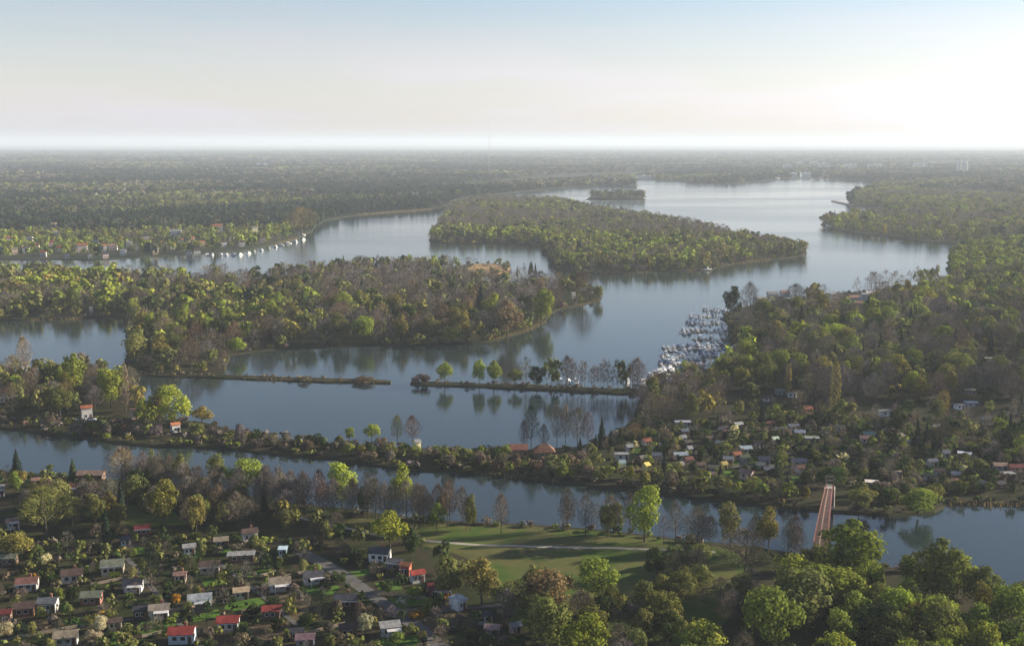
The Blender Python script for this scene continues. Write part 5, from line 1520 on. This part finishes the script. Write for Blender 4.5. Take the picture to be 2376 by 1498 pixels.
# bushes and low trees leaning over the waterline break the shores
for wp, lo, hi, nm in ((WE, 3, 8, "along the shore of the wooded island"), (WF, 4, 9, "along the shore of the lake island"), (WBC, 1.2, 3.4, "along the waterline of the peninsula"), (WA, 1.2, 3.4, "along the waterline of the near bank")):
    n = len(wp)
    for i in range(n if wp is not WA else n - 5):
        (x0, y0), (x1, y1) = wp[i], wp[(i + 1) % n]
        L = math.hypot(x1 - x0, y1 - y0)
        if math.hypot(x0, y0) > 2200 or L > 60 or L < .1:
            continue
        ex = (x1 - x0) / L, (y1 - y0) / L
        for k in range(int(L / (3.4 if hi < 5 else 5.5)) + (rnd.random() < .5)):
            t = rnd.random()
            x, y = x0 + (x1 - x0) * t + rnd.uniform(-1, 1), y0 + (y1 - y0) * t + rnd.uniform(-1, 1)
            sx, sy = x, y
            for sg in (1, -1):
                qx, qy = x - ex[1] * sg * 2.0, y + ex[0] * sg * 2.0
                if inside(wp, np.array([qx]), np.array([qy]))[0]:
                    sx, sy = qx, qy
            if (np.hypot(KEEPA[:, 0] - sx, KEEPA[:, 1] - sy) < KEEPA[:, 2] * .8 + 1).any():
                continue
            h = rnd.uniform(lo, hi)
            cl = rnd.choices(("brown", "olive", "deep", "rust", "mauve", "green", "gold"), (4, 4, 2, 1.2, 2, 1, .8))[0]
            kd = S_ if h < 5 or cl in ("deep", "rust", "gold") else B_ if cl in ("brown", "mauve") else L_
            if kd == S_ and h > 4.5:
                h *= .7
            REC.append((kd, sx, sy, h, h * rnd.uniform(.9, 1.4), cl, nm))

px_, py_, _f = to_px(np.array([(r[1], r[2], LAND_Z) for r in REC]))
hpx = np.array([r[3] for r in REC]) * (py_ - HORIZON) / CAM_H
vis = (px_ > -60) & (px_ < PW + 60) & (py_ - hpx < PH - 6)
size = np.where(vis, hpx * np.array([r[4] for r in REC]) * (py_ - HORIZON) / CAM_H, -1)
order = np.argsort(-size)
LIMIT = {L_: 300 - HAND_N.get(L_, 0), B_: 300 - HAND_N.get(B_, 0), S_: 300 - HAND_N.get(S_, 0), C_: 150}
count, mass, PICK = {}, {}, []
for i in order:
    kd, x, y, h, w_, cl, where = REC[i]
    if size[i] <= 0 and not (px_[i] > -200 and px_[i] < PW + 500 and py_[i] < 1800):
        continue
    k = count.get(kd, 0)
    if size[i] > 0 and k < LIMIT[kd]:
        count[kd] = k + 1
        mid = {L_: 11.5, B_: 11.0, C_: 10.5, S_: 3.6}[kd]
        sz = "tall" if h > mid else "small" if h < mid * .72 else ""
        noun = {L_: "leafy tree", B_: "bare tree", C_: "conifer", S_: "bush"}[kd]
        what = " ".join(f"{sz} {WORD[cl]} {noun}".split())
        PICK.append((kd, x, y, h, w_, cl, where, what, WORD[cl] + " " + noun, px_[i]))
    else:
        mass.setdefault(kd, []).append((x, y, h, w_, cl))

# each tree is told apart by a neighbour one can find; else, where few are alike, by its order; the rest share
USED, LB = {}, [None] * len(PICK)
MARKS = [(o.location.x, o.location.y, o["label"]) for o in COL.objects if o.parent is None and o.get("category") in ("cabin", "shed", "hut", "house", "boathouse", "tree", "bridge", "jetty") and "label" in o]
MXY = np.array([m_[:2] for m_ in MARKS])
for i, (kd, x, y, h, w_, cl, where, what, kn, pxx) in enumerate(PICK):
    d = np.hypot(MXY[:, 0] - x, MXY[:, 1] - y)
    for j in np.argsort(d)[:4]:
        if d[j] > 9 + y * .02:
            break
        mx, my, ml = MARKS[j]
        dx, dy = (mx * y / max(my, 1) - x), my - y
        rel = "in front of" if dy > abs(dx) * .8 else "just behind" if -dy > abs(dx) * .8 else "left of" if dx > 0 else "right of"
        lb = f"{what} {rel} the {ml}"
        if len(lb.replace("-", " ").split()) <= 16 and lb not in USED:
            USED[lb] = 1
            LB[i] = lb
            break
BOX = {}
for p in PICK:
    BOX.setdefault(p[6], []).append((p[9], p[2]))
BOX = {k: (np.percentile(np.array(v)[:, 0], [33, 67]), np.median(np.array(v)[:, 1]), len(v)) for k, v in BOX.items()}


def place(p):
    q, my, n = BOX[p[6]]
    w = p[6]
    if n < 25 or not w.startswith(("in the", "on the")):
        return w
    side = "left" if p[9] < q[0] else "right" if p[9] > q[1] else "middle"
    return f"in the {'near' if p[2] < my else 'far'} {side} of the {w[7:]}"


ORD = ["leftmost", "second from the left", "third from the left", "fourth from the left", "fifth from the left", "sixth from the left"]
rest = {}
for i, p in enumerate(PICK):
    if LB[i] is None:
        rest.setdefault(p[7] + " " + place(p), []).append(i)
for base, ids in rest.items():
    ids.sort(key=lambda i: PICK[i][9])
    for n_, i in enumerate(ids):
        nw = len(base.split())
        if len(ids) == 1:
            LB[i] = base
        elif len(ids) <= 6 and nw <= 10:
            LB[i] = f"{base}, {ORD[n_]} of {len(ids)}"
        else:
            LB[i] = base
for i, (kd, x, y, h, w_, cl, where, what, kn, pxx) in enumerate(PICK):
    plant(kd, x, y, h, w_, tint_of(cl), LB[i], (kn.replace("bush", "bushe") if kn.endswith("bush") else kn) + "s " + where)


def mass_mesh(items, lods):
    out, tint = [], []
    byk = {}
    for it in items:
        byk.setdefault(it[0], []).append(it[1:])
    for kd, its in byk.items():
        T = lods[kd]
        a = np.array([i[:4] for i in its], float)
        n = len(a)
        v = T[rng.integers(0, len(T), n)].copy()
        th = rng.uniform(0, 6.283, n)
        c, s = np.cos(th)[:, None, None], np.sin(th)[:, None, None]
        V = np.stack([(v[..., 0] * c - v[..., 1] * s) * a[:, 3][:, None, None] + a[:, 0][:, None, None],
                      (v[..., 0] * s + v[..., 1] * c) * a[:, 3][:, None, None] + a[:, 1][:, None, None],
                      v[..., 2] * a[:, 2][:, None, None]], -1)
        V[..., 2] += LAND_Z
        col = np.array([tint_of(i[4]) for i in its])
        nt_ = V.shape[1]
        t = np.repeat(col[:, None, :], nt_, 1) * rng.uniform(.68, 1.32, (n, nt_, 1))
        out.append(V.reshape(-1, 3))
        tint.append(t.reshape(-1, 3))
    return np.concatenate(out), np.concatenate(tint)


def add_mass(name, label, items, lods):
    V, t = mass_mesh(items, lods)
    me = poly_mesh(name, V, 3, tint=t)
    return tag(link(name, me, M_MASS), label, None, None, "stuff")


NM = {B_: ("bare_woodland", "many more bare brown and grey trees of the woods round the water"), L_: ("leafy_woodland", "many more leafy trees of the woods round the water"), S_: ("undergrowth", "low bushes filling the banks and gardens"), C_: ("conifer_woodland", "further dark conifers")}
tot = 0
for kd, its in mass.items():
    near = [(kd, *i) for i in its]
    add_mass(NM[kd][0], NM[kd][1], near, LOD_MID)
    tot += len(near)

# far shore forest: one mass, thinning into coarser clumps with distance
FMIX = [("spruce", 3.0), ("pine", 3.6), ("deep", 2.0), ("brown", .8), ("grey", 1.2), ("olive", 1.0), ("green", .25)]
fw = np.array([m_[1] for m_ in FMIX])
fc = np.cumsum(fw) / fw.sum()


def forest(y0, y1, sp, h0, h1, wf, keep=1.0):
    xm = 0.47 * y1 + 60
    gx, gy = np.meshgrid(np.arange(-xm, xm, sp), np.arange(y0, y1, sp))
    gx, gy = gx.ravel(), gy.ravel()
    gx = gx + rng.uniform(-.5, .5, gx.size) * sp
    gy = gy + rng.uniform(-.5, .5, gx.size) * sp
    ok = (np.abs(gx) < 0.47 * gy + 60) & inside(WFar, gx, gy)
    for e in REG:
        if "village" in e[0] or "headland" in e[0]:
            ok &= ~inside(P(e[1]), gx, gy)
    cl = np.ones(len(gx), bool)
    for kx, ky, kr, _t in KEEPA[KEEPA[:, 1] > 900]:
        cl &= ~((np.hypot(gx - kx, gy - ky) < kr) | ((np.abs(gx - kx * gy / ky) < kr * 1.1) & (gy < ky) & (gy > ky - min(12.0 * ky / CAM_H, 260))))
    ok &= cl & (rng.uniform(0, 1, len(gx)) < keep)
    if y0 > 2000:
        ok &= field(gx + 900, gy * .55, 210) > .17      # clearings
    gx, gy = gx[ok], gy[ok]
    u = .6 * field(gx, gy, 160) + .4 * rng.uniform(0, 1, len(gx))
    u = np.argsort(np.argsort(u)) / max(len(u), 1)
    ix = np.searchsorted(fc, u, side="right").clip(0, len(FMIX) - 1)
    res = []
    for x, y, i in zip(gx, gy, ix):
        cl = FMIX[i][0]
        h = rnd.uniform(h0, h1)
        kd = B_ if cl in ("grey", "brown") and y < 2300 else L_
        res.append((kd, x, y, h, h * wf * rnd.uniform(.8, 1.2), cl))
    return res


LOD_XF = make_lods({"leafy_tree": (10, 0.5)})
items = forest(900, 2300, 11.5, 11, 17, .9)
tot += len(items)
add_mass("far_shore_woodland", "woods on the far shore and the right hand headlands", items, LOD_FAR)
items = forest(2300, 3700, 17, 12, 17, 1.25) + forest(3700, 6400, 30, 12, 18, 1.9, .93) + forest(6400, 14000, 62, 12, 20, 3.6, .85)
tot += len(items)
add_mass("distant_forest", "hazy forest running to the horizon", [(L_, *i[1:]) for i in items], LOD_XF)

# reeds along some shores
def reeds(segs, label):
    pts, hs = [], []
    for poly, wid, hgt in segs:
        w = P(poly)
        for (x0, y0), (x1, y1) in zip(w, w[1:]):
            n = int(math.hypot(x1 - x0, y1 - y0) * 5)
            t = rng.uniform(0, 1, n)
            pts.append(np.stack([x0 + (x1 - x0) * t + rng.normal(0, wid, n), y0 + (y1 - y0) * t + rng.normal(0, wid, n), np.zeros(n)], 1))
            hs.append(np.full(n, hgt))
    p, h = np.concatenate(pts), np.concatenate(hs)
    d = unit(np.stack([rng.normal(0, .15, len(p)), rng.normal(0, .15, len(p)), np.ones(len(p))], 1))
    V = slivers(p, d, (h * rng.uniform(.6, 1.2, len(p)))[:, None], 0.16, rng)
    t = np.array(TINT["straw"]) * rng.uniform(.6, 1.3, (len(p), 1))
    tag(link("reeds", poly_mesh("reeds", V.reshape(-1, 3), 3, tint=t), M_MASS), label, None, None, "stuff")


reeds([([(1140, 789), (1212, 768), (1262, 747)], .9, 1.8), ([(1292, 716), (1330, 709), (1386, 697)], 1.2, 1.6), ([(1600, 628), (1690, 612), (1790, 601)], 1.5, 2.0), ([(1380, 633), (1500, 631)], 1.2, 1.6),
       ([(60, 741), (140, 739), (200, 738)], 1.2, 1.8), ([(560, 876), (700, 881), (900, 886)], .8, 1.4), ([(1085, 626), (1110, 614), (1150, 613)], 5, 2.4), ([(1095, 637), (1140, 632), (1180, 630)], 7, 2.4),
       ([(1790, 1171), (1900, 1180)], .8, 1.6), ([(2200, 1166), (2376, 1168)], 1.0, 1.8), ([(1100, 1094), (1260, 1109), (1300, 1114)], .9, 1.6), ([(640, 566), (690, 552)], 2, 2.5), ([(830, 498), (1000, 485)], 3, 3)],
      "straw coloured reeds along the shores")

# ------------------------------------------------------------------ haze
bx = MB().box(-70000, 70000, -900, 70000, -2.0, 216.0)
hz, hn, hl_ = new_mat("haze_air")
hn.remove(hn["Principled BSDF"])
pv = hn.new("ShaderNodeVolumePrincipled")
pv.inputs["Color"].default_value = (0.70, 0.78, 0.865, 1)
pv.inputs["Density"].default_value = HAZE
pv.inputs["Anisotropy"].default_value = 0.10
hl_.new(pv.outputs[0], hn["Material Output"].inputs["Volume"])
tag(bx.build("haze", hz), "pale air haze over the whole landscape", None, None, "stuff")
print("COUNTS", count, {k: len(v) for k, v in mass.items()}, "mass", tot)
